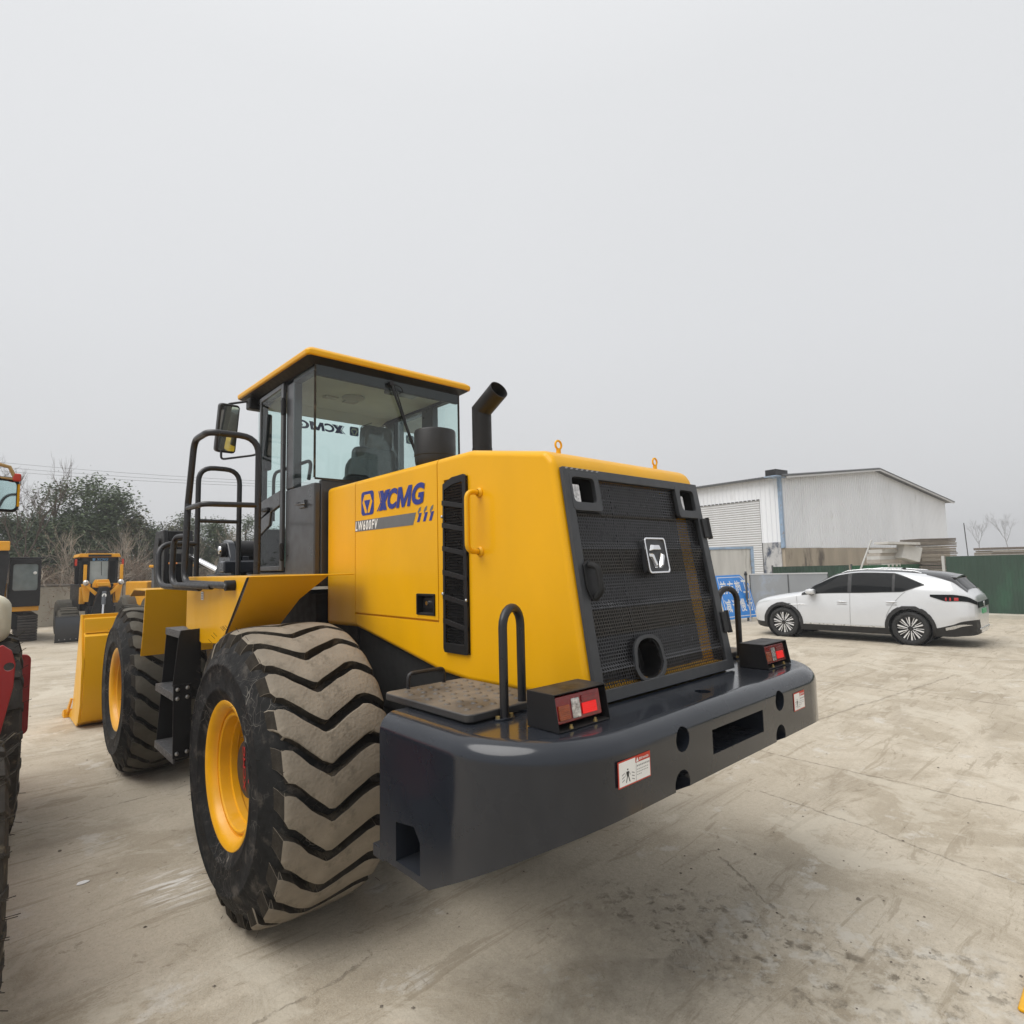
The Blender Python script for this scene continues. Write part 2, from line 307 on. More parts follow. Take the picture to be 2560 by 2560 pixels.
# ================================================================== SETTING
# ---- ground: one sheet of old yard concrete
def ground_mat():
    m, t, b = newmat('yard_concrete'); N = t.nodes.new; K = t.links.new
    g = N('ShaderNodeNewGeometry')
    def noise_(sc, det=6, rough=.6, vec=None, dist=0):
        n = N('ShaderNodeTexNoise'); n.inputs['Scale'].default_value = sc; n.inputs['Detail'].default_value = det; n.inputs['Roughness'].default_value = rough; n.inputs['Distortion'].default_value = dist
        K(vec or g.outputs['Position'], n.inputs['Vector']); return n.outputs['Fac']
    def mr(v, a, b_, c=0, d_=1):
        r = N('ShaderNodeMapRange'); r.inputs['From Min'].default_value = a; r.inputs['From Max'].default_value = b_; r.inputs['To Min'].default_value = c; r.inputs['To Max'].default_value = d_; K(v, r.inputs['Value']); return r.outputs[0]
    def mix(f, a, b_):
        x = N('ShaderNodeMix'); x.data_type = 'RGBA'
        if isinstance(f, float): x.inputs['Factor'].default_value = f
        else: K(f, x.inputs['Factor'])
        for s, q in (('A', a), ('B', b_)):
            if isinstance(q, tuple): x.inputs[s].default_value = (*q, 1)
            else: K(q, x.inputs[s])
        return x.outputs['Result']
    def math_(op, a, b_=None):
        x = N('ShaderNodeMath'); x.operation = op
        for i, q in enumerate((a, b_)):
            if q is None: continue
            if isinstance(q, (int, float)): x.inputs[i].default_value = q
            else: K(q, x.inputs[i])
        return x.outputs[0]
    mp = N('ShaderNodeMapping'); mp.inputs['Rotation'].default_value = (0, 0, R(-38)); mp.inputs['Scale'].default_value = (.35, 2.4, 1); K(g.outputs['Position'], mp.inputs[0])
    streak = noise_(1.3, 7, .62, mp.outputs[0])
    c = mix(mr(noise_(.35, 5), .35, .68), (.465, .402, .310), (.565, .500, .402))
    c = mix(mr(noise_(1.1, 8, .66, dist=.6), .50, .60, 0, .85), c, (.375, .317, .235))         # brown silt left where water stood
    c = mix(mr(streak, .50, .74, 0, .65), c, (.28, .235, .175))
    c = mix(mr(noise_(2.4, 9, .7), .585, .64, 0, .75), c, (.60, .565, .505))           # pale scuffed cement
    c = mix(mr(noise_(30, 4, .7), .3, .75, 0, .38), c, (.23, .195, .145))
    c = mix(mr(noise_(150, 4, .7), .42, .7, 0, .45), c, (.56, .515, .43))
    c = mix(mr(noise_(85, 5, .75), .57, .66, 0, .6), c, (.20, .165, .12))
    c = mix(mr(noise_(2.1, 10, .72, mp.outputs[0], 1.5), .555, .60, 0, .55), c, (.285, .238, .172))
    c = mix(mr(noise_(6.5, 9, .75, dist=.8), .60, .645, 0, .55), c, (.22, .182, .132))
    c = mix(mr(noise_(.9, 7, .7, dist=1.2), .56, .60, 0, .5), c, (.55, .50, .41))
    sep = N('ShaderNodeSeparateXYZ'); K(g.outputs['Position'], sep.inputs[0]); X, Y = sep.outputs[0], sep.outputs[1]
    def spot(cx, cy, ax, ay, ang, lo=.35, hi=1.0):
        ca, sa = math.cos(R(ang)), math.sin(R(ang)); dx = math_('SUBTRACT', X, cx); dy = math_('SUBTRACT', Y, cy)
        u = math_('DIVIDE', math_('ADD', math_('MULTIPLY', dx, ca), math_('MULTIPLY', dy, sa)), ax); v = math_('DIVIDE', math_('SUBTRACT', math_('MULTIPLY', dy, ca), math_('MULTIPLY', dx, sa)), ay)
        return mr(math_('ADD', math_('MULTIPLY', u, u), math_('MULTIPLY', v, v)), lo, hi, 1, 0)
    # rough, pitted tyre-churned patch behind the machine
    pit = N('ShaderNodeTexVoronoi'); pit.inputs['Scale'].default_value = 13; pit.inputs['Randomness'].default_value = 1
    wv = N('ShaderNodeVectorMath'); wv.operation = 'ADD'; nz = N('ShaderNodeTexNoise'); nz.inputs['Scale'].default_value = 9; K(g.outputs['Position'], nz.inputs['Vector'])
    sc_ = N('ShaderNodeVectorMath'); sc_.operation = 'SCALE'; sc_.inputs['Scale'].default_value = .14; K(nz.outputs['Color'], sc_.inputs[0]); K(g.outputs['Position'], wv.inputs[0]); K(sc_.outputs[0], wv.inputs[1]); K(wv.outputs[0], pit.inputs['Vector'])
    pm = math_('MULTIPLY', math_('MULTIPLY', mr(pit.outputs['Distance'], .20, .55, 1, .1), mr(noise_(10, 9, .68), .50, .565)), math_('MAXIMUM', spot(.40, -.25, 1.05, .40, -73, .2, 1.15), spot(.78, -.9, .5, .25, -60, .2, 1.1)))
    c = mix(math_('MULTIPLY', pm, .8), c, (.155, .128, .092))
    pl = math_('MULTIPLY', spot(.60, -.62, .9, .5, -70, .3, 1.1), mr(noise_(7, 6, .7), .53, .60))
    c = mix(math_('MULTIPLY', pl, .7), c, (.55, .515, .45))
    oil = math_('MULTIPLY', spot(-.45, .05, 1.0, .75, 20, .1, 1.2), mr(noise_(3.2, 6, .65), .40, .66))
    c = mix(math_('MULTIPLY', oil, .62), c, (.20, .172, .13))
    # chalky skid scrapes beside the rear tyre
    mp2 = N('ShaderNodeMapping'); mp2.inputs['Rotation'].default_value = (0, 0, R(12)); mp2.inputs['Scale'].default_value = (5, 26, 1); K(g.outputs['Position'], mp2.inputs[0])
    sk = math_('MULTIPLY', mr(noise_(1, 5, .6, mp2.outputs[0]), .50, .60), spot(-1.52, 2.42, .2, .28, 0, .1, 1.3))
    c = mix(math_('MULTIPLY', sk, .9), c, (.72, .69, .64))
    # joints and cracks: thin wandering lines
    def crack(a, b_, w, s):
        a = Vector(a); b_ = Vector(b_); dd = (b_ - a); l = dd.length; dd /= l
        dx = math_('SUBTRACT', X, a.x); dy = math_('SUBTRACT', Y, a.y)
        along = math_('ADD', math_('MULTIPLY', dx, dd.x), math_('MULTIPLY', dy, dd.y))
        acr = math_('SUBTRACT', math_('MULTIPLY', dy, dd.x), math_('MULTIPLY', dx, dd.y))
        acr = math_('ADD', acr, math_('MULTIPLY', math_('SUBTRACT', noise_(s, 6, .7), .5), .22))
        inside = math_('MULTIPLY', math_('GREATER_THAN', along, 0), math_('LESS_THAN', along, l))
        return math_('MULTIPLY', mr(math_('ABSOLUTE', acr), w, w * 2.4, 1, 0), inside)
    cr = crack((3.2, -3.0), (3.32, 2.6), .008, 1.1)
    for a, b_, w, s in (((1.08, .3), (.70, -.25), .006, 2.5), ((4.0, 1.2), (9, .55), .010, 1.3), ((1.7, -2.6), (2.3, .6), .005, 1.6), ((-4.5, 3.9), (-.3, 4.3), .004, 1.5), ((-6, .7), (-1.0, 1.0), .004, 1.8), ((7, -4), (7.2, 6), .012, 1.2), ((11, -6), (11.3, 9), .012, 1.1), ((-6, 9.2), (12, 9.6), .015, 1.0)):
        cr = math_('MAXIMUM', cr, crack(a, b_, w, s))
    cr = math_('MULTIPLY', cr, mr(noise_(14, 4), .34, .58, .04, .5))
    c = mix(cr, c, (.135, .112, .082))
    K(c, b.inputs['Base Color']); b.inputs['Roughness'].default_value = .88; b.inputs['Specular IOR Level'].default_value = .25
    hgt = math_('ADD', math_('ADD', math_('MULTIPLY', noise_(38, 6, .65), .5), math_('MULTIPLY', noise_(4, 6), 1.1)), math_('MULTIPLY', math_('ADD', math_('MULTIPLY', pm, -1.0), math_('MULTIPLY', cr, -1.4)), 1.0))
    bu = N('ShaderNodeBump'); bu.inputs['Strength'].default_value = .55; bu.inputs['Distance'].default_value = .02; K(hgt, bu.inputs['Height']); K(bu.outputs[0], b.inputs['Normal'])
    return m
gm = MB(); gm.add([(-400, -400, 0), (400, -400, 0), (400, 400, 0), (-400, 400, 0)], [(0, 1, 2, 3)])
kind(gm.build('ground', ground_mat(), smooth=False), 'structure')

# ================================================================== WHEEL LOADER
YR, WB, TR = 1.769, 3.318, .780
LD = thing('wheel_loader', 'large yellow wheel loader with dark grey counterweight seen from behind', 'wheel loader', (0, YR, 0))
# ---- counterweight
def cw_outline(hx=1.24, y0=-.44, y1=.475, r=.45, n=12, bow=.0):
    P = [(hx, y1), (-hx, y1)]
    for k in range(n + 1):
        a = R(180 + 90 * k / n); P.append((-hx + r + r * math.cos(a), y0 + r + r * math.sin(a)))
    for k in range(n + 1):
        a = R(270 + 90 * k / n); P.append((hx - r + r * math.cos(a), y0 + r + r * math.sin(a)))
    return P
m = MB(); m.prism(cw_outline(), 'z', .70, 1.279)
cwt = m.build('counterweight', DG, LD, smooth=False)
bm = bmesh.new(); bm.from_mesh(cwt.data)
ed = [e for e in bm.edges if all(v.co.z > 1.27 for v in e.verts) and not all(v.co.y > .47 - YR for v in e.verts)]
bmesh.ops.bevel(bm, geom=ed, offset=.075, segments=6, profile=.5, affect='EDGES', clamp_overlap=True)
bm.to_mesh(cwt.data); bm.free()
wedge = MB().prism([(.13, .60), (.13, .715), (-.60, 1.088), (-.60, .60)], 'x', -1.4, 1.4)
flat = MB().box(-1.4, 1.4, .13, .6, .6, .715)
pocket = MB().prism([(.352, .742), (.352, .887), (.225, .905), (.185, .86), (.185, .742)], 'x', -1.4, -1.02)
pocket2 = MB().prism([(.352, .742), (.352, .887), (.225, .905), (.185, .86), (.185, .742)], 'x', 1.02, 1.4)
tow = MB().box(-.228, .232, -.6, -.14, 1.080, 1.178)
holes = [MB().cyl((x, -.6, 1.187), (x, -.24, 1.187), .047, 20) for x in (-.448, .417)] + [MB().cyl((x, -.6, 1.025), (x, -.22, 1.025), .052, 20) for x in (-.462, .407)] + [MB().cyl((-.02, -.285, 1.15), (-.02, -.285, 1.4), .036, 20)]
cut(cwt, [wedge, flat, pocket, pocket2, tow] + holes, 40)
MB().box(-1.225, -1.18, .476, .56, .69, .74).build('bracket', DG, LD, bevel=.004)

# safety stickers on the rear of the counterweight
def sticker(x0, z0, w, h):
    F4 = frame((x0, -.4415, z0), (1, 0, 0), (0, 0, 1))
    m = MB(); plate(m, [(0, 0), (w, 0), (w, h), (0, h)], F4, .0012, 0); F5 = F4 @ Matrix.Translation((0, 0, .0016)); b = .05 * h
    plate(m, [(b, b), (w - b, b), (w - b, h * .74), (w * .52, h * .74), (w * .52, h - b), (b, h - b)], F5, .0006, 1)
    F6 = F4 @ Matrix.Translation((0, 0, .0026))
    def q(p, mi): m.add([F6 @ Vector((a * w, c * h, 0)) for a, c in p], [tuple(range(len(p)))], mi)
    q([(.535, .745), (.545, .745), (.53, .06), (.52, .06)], 3)
    q([(.54, .77), (.62, .77), (.58, .95)], 1)
    text(m, '危险 DANGER', F6 @ Matrix.Translation((.63 * w, .80 * h, 0)), .11 * h, .31 * w, 0, .02, 1)
    for k, (c, ww) in enumerate(((.58, .40), (.46, .38), (.36, .38), (.26, .16))): 
        for j in range(int(ww / .05)): q([(.56 + j * .052, c), (.56 + j * .052 + .036, c), (.56 + j * .052 + .036, c + (.06 if k == 0 else .03)), (.56 + j * .052, c + (.06 if k == 0 else .03))], 3)
    q([(.25, .62), (.28, .66), (.30, .62), (.28, .58)], 2)                       # the little man between the two halves
    q([(.235, .55), (.315, .55), (.305, .36), (.25, .36)], 2); q([(.25, .38), (.275, .38), (.235, .14), (.215, .14)], 2); q([(.28, .38), (.305, .38), (.345, .14), (.32, .14)], 2)
    q([(.235, .55), (.245, .53), (.205, .38), (.195, .40)], 3); q([(.315, .55), (.305, .53), (.35, .38), (.36, .40)], 3)
    for s, x in ((1, .10), (-1, .40)):
        for j in range(3): q([(x, .20 + j * .12), (x + .08, .26 + j * .12 if s > 0 else .14 + j * .12), (x + .08, .30 + j * .12 if s > 0 else .18 + j * .12), (x, .24 + j * .12)], 3)
    return m.build('warning_sticker', [REDD, WHT, PRINT, PRINTG], LD, smooth=False, recalc=False)
sticker(-.858, 1.108, .187, .088); sticker(.570, 1.108, .130, .088)

# ---- tail lamps on the deck
def tail_lamp(xi, xo):
    """housing open to the rear, between xi (inner) and xo (outer)"""
    x0, x1 = min(xi, xo), max(xi, xo); zb, zt = 1.281, 1.41
    m = MB(); t = .004
    side = [(-.115, zb), (-.115, zt), (-.254, zt), (-.277, zb)]
    m.prism(side, 'x', x0, x0 + t); m.prism(side, 'x', x1 - t, x1)
    m.prism([(-.115, zt - t), (-.115, zt), (-.256, zt), (-.256, zt - t)], 'x', x0 + t, x1 - t)
    m.box(x0 + t, x1 - t, -.119, -.115, zb, zt - t); m.box(x0 + t, x1 - t, -.277, -.119, zb, zb + t)
    h = m.build('tail_lamp', BK, LD, bevel=.0015, seg=1)
    lx0, lx1 = x0 + .012, x1 - .03; w = lx1 - lx0; F4 = frame((lx0, -.262, 1.305), (1, 0, 0), (0, .16, 1))
    m = MB(); plate(m, rrect(0, w, 0, .094, .008), F4 @ Matrix.Translation((0, 0, -.03)), .03); m.build('lens_body', LENSR, h, bevel=.004)
    def lens(n, a, b, c, d, mt, rib=0):
        k = MB(); plate(k, rrect(a * w, b * w, c * .094, d * .094, .004), F4 @ Matrix.Translation((0, 0, .0005)), .004)
        for j in range(rib): 
            zz = (c + (d - c) * (j + .5) / rib) * .094; plate(k, [(a * w + .002, zz - .002), (b * w - .002, zz - .002), (b * w - .002, zz + .002), (a * w + .002, zz + .002)], F4 @ Matrix.Translation((0, 0, .0042)), .002)
        k.build(n, mt, h, bevel=.001, seg=1)
    fl = xi > xo if False else False
    lens('amber_lens', .03, .27, .12, .66, LENSA, 8); lens('clear_lens', .32, .50, .10, .84, LENSW, 9); lens('red_lens', .55, .93, .62, .86, LENSR, 2); lens('brake_lens', .55, .88, .16, .58, LENSL, 6)
    for f in (.25, .72):
        m = MB(); c = Vector((x0 + (x1 - x0) * f, -.268, zb + t)); m.cyl(c, c + Vector((0, 0, .006)), .009, 6); m.cyl(c, c + Vector((0, 0, .014)), .005, 8); m.build('lamp_bolt', BRASS, h)
tail_lamp(-.68, -.965); tail_lamp(.963, .676)

# ---- black grab hoops on the deck
def hoop(xa, ya, xb, yb):
    a = Vector((xa, ya, 1.285)); b = Vector((xb, yb, 1.285)); h = .415; w = (b - a).length; d = (b - a) / w; P = [a]
    for k in range(11):
        t = math.pi * k / 10; P.append(a + d * (w / 2 - w / 2 * math.cos(t)) + Vector((0, 0, h - w / 2 + w / 2 * math.sin(t))))
    P.append(b)
    o = MB().tube(P, .018, 12).build('grab_hoop', TUBE, LD)
    for p in (a, b):
        m = MB(); c = p + Vector((0, 0, -.006)); F4 = frame(c, d.cross(Vector((0, 0, 1))), d)
        pts = [(.048 * math.cos(R(20 * k)) , .026 * math.sin(R(20 * k))) for k in range(18)]
        plate(m, pts, Matrix.Translation(c), .008); m.build('foot_plate', DG, o, bevel=.0015, seg=1)
        for s in (-1, 1): m = MB(); q = c + Vector((s * .034, 0, .008)); m.cyl(q, q + Vector((0, 0, .009)), .009, 6); m.build('foot_bolt', BRASS, o)
hoop(-.955, .022, -.815, .070); hoop(.955, .022, .815, .070)

# ---- step lid with raised dimples
m = MB(); m.prism(rrect(-1.115, -.665, .045, .66, .03), 'z', 1.285, 1.318)
lid = m.build('step_plate', mat('step_plate_paint', (.035, .034, .034), .4, var=.15, scale=5, dust=1.0, dustcol=(.18, .145, .105)), LD, bevel=.008, seg=3)
m = MB()
for i in range(6):
    for j in range(8): m.lathe([(.016, 0), (.011, .0045), (.004, .006)], (-1.06 + i * .066 + (j % 2) * .02, .12 + j * .066, 1.318), 'z', 10, 0, True)
kind(m.build('tread_dimple', lid.data.materials[0], lid), 'stuff')
m = MB(); m.tube(fillet([(-1.0, .635, 1.318), (-1.0, .635, 1.385), (-.80, .635, 1.385), (-.80, .635, 1.318)], .025), .009, 10); m.build('lid_handle', TUBE, lid)
m = MB(); m.prism(rrect(.665, 1.115, .045, .66, .03), 'z', 1.285, 1.318); m.build('step_plate', lid.data.materials[0], LD, bevel=.008, seg=3)

# ---- dark rear chassis under the hood
m = MB(); m.box(-.50, .50, .2, 3.0, .62, 1.30); m.box(-.55, .55, .62, 2.42, 1.0, 1.55); m.box(-.545, .545, 2.25, 2.40, 1.3, 2.30); m.box(-.56, .56, 1.95, 2.405, 1.05, 1.72); m.box(-.64, .64, 2.43, 3.3, 1.1, 1.70); m.build('rear_chassis', DKV, LD, bevel=.01)
m = MB(); m.cyl((-1.1, YR, TR), (1.1, YR, TR), .17, 20); m.lathe([(.2, -.35), (.34, -.22), (.38, 0), (.34, .22), (.2, .35)], (0, YR, TR), 'x', 24); m.build('rear_axle', BK, LD)
m = MB(); m.cyl((-1.1, YR + WB, TR), (1.1, YR + WB, TR), .17, 20); m.lathe([(.2, -.35), (.34, -.22), (.38, 0), (.34, .22), (.2, .35)], (0, YR + WB, TR), 'x', 24); m.build('front_axle', BK, LD)
for x_ in (-.54, .50): m = MB(); m.prism([(.48, 1.28), (1.2, 1.28), (2.36, 1.48), (2.36, .95), (1.2, .85), (.48, .85)], 'x', x_, x_ + .04); m.build('side_panel', DKV, LD)

# ---- hood
HX = .59
prof = [(2.372, 1.476), (2.372, 2.470), (.67, 2.484), (.115, 2.392), (.070, 2.340), (-.108, 1.283), (.70, 1.276), (.972, 1.300), (1.933, 1.484)]
m = MB().prism(prof, 'x', -HX, HX); hood = m.build('hood', YEL, LD, smooth=False)
b = hood.modifiers.new('b', 'BEVEL'); b.width = .042; b.segments = 5; b.limit_method = 'ANGLE'; b.angle_limit = R(30); bake(hood)
G = lambda y0, z0, y1, z1, w=.007, d=.02: MB().prism([(y0 - (z1 - z0) / math.hypot(y1 - y0, z1 - z0) * w / 2, z0 + (y1 - y0) / math.hypot(y1 - y0, z1 - z0) * w / 2), (y1 - (z1 - z0) / math.hypot(y1 - y0, z1 - z0) * w / 2, z1 + (y1 - y0) / math.hypot(y1 - y0, z1 - z0) * w / 2), (y1 + (z1 - z0) / math.hypot(y1 - y0, z1 - z0) * w / 2, z1 - (y1 - y0) / math.hypot(y1 - y0, z1 - z0) * w / 2), (y0 + (z1 - z0) / math.hypot(y1 - y0, z1 - z0) * w / 2, z0 - (y1 - y0) / math.hypot(y1 - y0, z1 - z0) * w / 2)], 'x', -.7, -HX + d)
gu = Vector((0, .0578 + .1128, 2.3058 - 1.2789)).normalized()          # up along the leaning rear face
GO = Vector((0, -.1128, 1.2789))
def GP(x, z, off=0):
    """point on the leaning grille plane (off = outward)"""
    t = (z - 1.2789) / gu.z; n = Vector((1, 0, 0)).cross(gu)
    return Vector((x, 0, 0)) + GO + gu * t + n * off
cav = MB(); cp = [GP(0, 1.32, .1), GP(0, 2.285, .1), GP(0, 2.285, -.02), Vector((0, .30, 2.285)), Vector((0, .30, 1.32))]
cav.prism([(p.y, p.z) for p in cp], 'x', -.535, .535)
ventcut = MB().box(-.7, -.50, .690, .905, 1.415, 2.35)
latchcut = MB().box(-.7, -.545, 1.006, 1.173, 1.608, 1.714)
cut(hood, [cav, G(1.933, 1.577, 1.933, 2.56), G(.968, 1.575, .968, 2.56), G(1.936, 1.577, .966, 1.573, .012), G(1.933, 1.46, .966, 1.30, .005, .012), G(1.933, 1.484, 1.933, 1.58, .005), ventcut, latchcut, MB().box(-.7, .7, .964, .972, 2.46, 2.6)], 38)
m = MB()
for xa, xb, dd_ in ((-.534, .36, -.10), (.36, .534, -.13)):
    A_ = [GP(xa, 1.325, dd_), GP(xb, 1.325, dd_), GP(xb, 2.28, dd_), GP(xa, 2.28, dd_)]; B_ = [p + Vector((0, .02, 0)) for p in A_]; m.loft([A_, B_])
m.box(-.534, .534, -.104, .19, 1.321, 1.327); m.loft([[GP(x_, 1.33, -.002), GP(x_, 1.33, -.06), GP(x_, 2.27, -.06), GP(x_, 2.27, -.002)] for x_ in (.524, .534)]); m.loft([[GP(x_, 1.33, -.01), GP(x_, 1.33, -.10), GP(x_, 2.28, -.10), GP(x_, 2.28, -.01)] for x_ in (-.534, -.528)])
radp = m.build('radiator', DKV, LD, smooth=False)
m = MB()
for k in range(9): a_ = GP(-.52, 1.36 + k * .105, -.097); m.bar(a_, a_ + Vector((.80, 0, 0)), .006, .006)
m.bar(GP(-.1, 1.33, -.094), GP(-.1, 2.27, -.094), .01, .006, (0, -1, 0)); kind(m.build('radiator_rib', MESHG, radp), 'stuff')

# ---- lettering on the hood side
SU, SV = (0, -1, 0), (0, 0, 1)
SX = -HX - .0012
m = MB(); E4 = frame((SX, 1.762, 2.303), SU, SV); w_, h_ = .166, .158
sh = Matrix(((1, 0, 0, 0), (0, 1, 0, 0), (0, 0, 1, 0), (0, 0, 0, 1)))
plate(m, rrect(-w_ / 2, w_ / 2, -h_ / 2, h_ / 2, .026), E4, .0006, 0)
top, lf, rg, tri = emblem_polys(w_, h_); E5 = E4 @ Matrix.Translation((0, 0, .0014))
ring = [(-.45, .74), (.45, .74), (.80, .1), (.36, -.82), (-.36, -.82), (-.80, .1)]
m.add([E5 @ Vector((a * w_ / 2, c * h_ / 2, 0)) for a, c in ring], [tuple(range(6))], 1)
E6 = E5 @ Matrix.Translation((0, 0, .0008))
m.add([E6 @ Vector((a * w_ / 2, c * h_ / 2, 0)) for a, c in ((-.50, .26), (.50, .26), (0, -.74))], [(0, 1, 2)], 0)
for s in (-1, 1): m.add([E6 @ Vector((s * a * w_ / 2, c * h_ / 2, 0)) for a, c in ((.62, .33), (.84, .33), (.84, .16))], [(0, 1, 2)], 0)
m.add([E6 @ Vector((a * w_ / 2, c * h_ / 2, 0)) for a, c in ((-.06, -.55), (.06, -.55), (.06, -.84), (-.06, -.84))], [(0, 1, 2, 3)], 0)
m.build('emblem_decal', [BLUE, YEL], LD, smooth=False, recalc=False)
m = MB(); brand(m, frame((SX - .001, 1.638, 2.238), SU, SV), .128, .535); m.build('brand_lettering', BLUE, LD, smooth=False, recalc=False)
m = MB(); F4 = frame((SX, 1.929, 2.122), SU, SV); m.add([F4 @ Vector(p) for p in ((0, .0, 0), (.712, .0, 0), (.745, .072, 0), (0, .072, 0))], [(0, 1, 2, 3)])
m.build('model_stripe', GREYD, LD, smooth=False, recalc=False)
m = MB(); text(m, 'LW600FV', frame((SX - .0012, 1.926, 2.127), SU, SV), .064, .292, .12, .03, space=1.28); m.build('model_lettering', WHT, LD, smooth=False, recalc=False)
m = MB()
for k in range(3):
    F4 = frame((SX, 1.176 - k * .062, 2.135), SU, SV)
    m.add([F4 @ Vector(p) for p in ((0, 0, 0), (.027, 0, 0), (.052, .052, 0), (.025, .052, 0))], [(0, 1, 2, 3)], 0)
    m.add([F4 @ Vector(p) for p in ((.013, .040, 0), (.022, .056, 0), (.040, .066, 0), (.046, .090, 0), (.022, .080, 0), (.010, .062, 0))], [tuple(range(6))], 1)
m.build('stripe_decal', [BLUE, GREYD], LD, smooth=False, recalc=False)
# paddle latch in its recess
m = MB(); m.box(-HX - .004, -HX + .002, 1.000, 1.010, 1.600, 1.722); m.box(-HX - .004, -HX + .002, 1.169, 1.179, 1.600, 1.722); m.box(-HX - .004, -HX + .002, 1.010, 1.169, 1.600, 1.612); m.box(-HX - .004, -HX + .002, 1.010, 1.169, 1.710, 1.722); m.box(-.56, -.548, 1.0, 1.18, 1.6, 1.72); m.box(-.60, -.55, 1.0, 1.0125, 1.602, 1.72); m.box(-.60, -.55, 1.1665, 1.179, 1.602, 1.72); m.box(-.59, -.55, 1.0125, 1.1665, 1.602, 1.614); m.box(-.59, -.55, 1.0125, 1.1665, 1.708, 1.72)
lat = m.build('door_latch', BK, LD, bevel=.002, seg=1)
m = MB(); m.box(-.575, -.560, 1.03, 1.13, 1.635, 1.70); m.build('latch_paddle', BK, lat, bevel=.004)
m = MB(); m.cyl((-.575, 1.09, 1.668), (-.588, 1.09, 1.668), .012, 12); m.build('latch_lock', CHR, lat)

# ---- louvred vent on the hood side
vy0, vy1, vz0, vz1 = .690, .905, 1.415, 2.36
V4 = frame((-HX - .006, vy1, vz0), SU, SV); VW, VH = vy1 - vy0, vz1 - vz0
outer = [(0, .0), (VW - .012, 0), (VW, .012), (VW, VH - .012), (VW - .02, VH), (.07, VH - .008), (.0, VH - .035), (0, .02)]
outer = [(.01, 0), (VW - .012, 0), (VW, .012), (VW, VH - .012), (VW - .02, VH), (.09, VH - .006), (.01, VH - .035), (0, .02)]
inner = [(.022, .05), (VW - .03, .05), (VW - .03, .05), (VW - .03, VH - .045), (VW - .04, VH - .04), (.09, VH - .048), (.022, VH - .072), (.022, .05)]
m = MB(); ringplate(m, outer, inner, V4, .012)
for z0 in (.145, .275, .405, .535, .662, .785): plate(m, [(.0, z0 + .036), (0, z0 + .008), (VW, z0 - .028), (VW, z0 - .002)], V4 @ Matrix.Translation((0, 0, .001)), .012)
vent = m.build('side_vent', BK, LD, bevel=.002, seg=1)
m = MB(); nsl = 56
for k in range(nsl):
    z = .045 + (VH - .10) * k / (nsl - 1); m.add([V4 @ Vector(p) for p in ((.02, z, .0), (VW - .028, z, .0), (VW - .028, z + .0085, .006), (.02, z + .0085, .006), (.02, z - .004, -.01), (VW - .028, z - .004, -.01))], [(0, 1, 2, 3), (0, 4, 5, 1)])
kind(m.build('louvre_slats', MESHG, vent, smooth=False, recalc=False), 'stuff')
m = MB(); plate(m, [(.01, .02), (VW - .01, .02), (VW - .01, VH - .05), (.01, VH - .05)], V4 @ Matrix.Translation((0, 0, -.014)), .003); m.build('vent_backing', DKV, vent)
m = MB()
for p in ((.004, .73), (.004, .31), (VW - .006, .28)): a = V4 @ Vector((p[0], p[1], .012)); m.lathe([(.009, 0), (.009, -.004), (.004, -.008)], a, 'x', 10, 0, True)
m.build('vent_screw', STEEL, vent)

# ---- yellow hand rail on the rear quarter
m = MB(); m.tube(fillet([(-HX, .594, 2.248), (-HX - .085, .594, 2.248), (-HX - .085, .594, 1.945), (-HX, .594, 1.945)], .05, 6), .0135, 12)
for z in (2.248, 1.945): m.lathe([(.026, .0), (.026, -.006), (.017, -.016)], (-HX, .594, z), 'x', 16)
m.build('hand_rail', YEL, LD)

# ---- leaning rear grille
gn = Vector((1, 0, 0)).cross(gu)          # outward normal (towards -y)
GF4 = Matrix(((1, 0, 0, 0), (0, gu.y, gn.y, GO.y), (0, gu.z, gn.z, GO.z), (0, 0, 0, 1)))
sl = 1 / gu.z
def gz(z): return (z - 1.2789) * sl
def lerpw(z): return .5806 + (.567 - .5806) * (z - 1.279) / (2.306 - 1.279)
gz0, gz1 = 1.285, 2.306
outer = [(-lerpw(gz0), gz(gz0)), (lerpw(gz0), gz(gz0)), (lerpw(gz1), gz(gz1)), (-lerpw(gz1), gz(gz1))]
inner = [(-.522, gz(1.335)), (.515, gz(1.335)), (.515, gz(2.262)), (-.522, gz(2.262))]
m = MB(); ringplate(m, outer, inner, GF4 @ Matrix.Translation((0, 0, .002)), .022)
grille = m.build('radiator_grille', GF, LD, bevel=.003, seg=2)
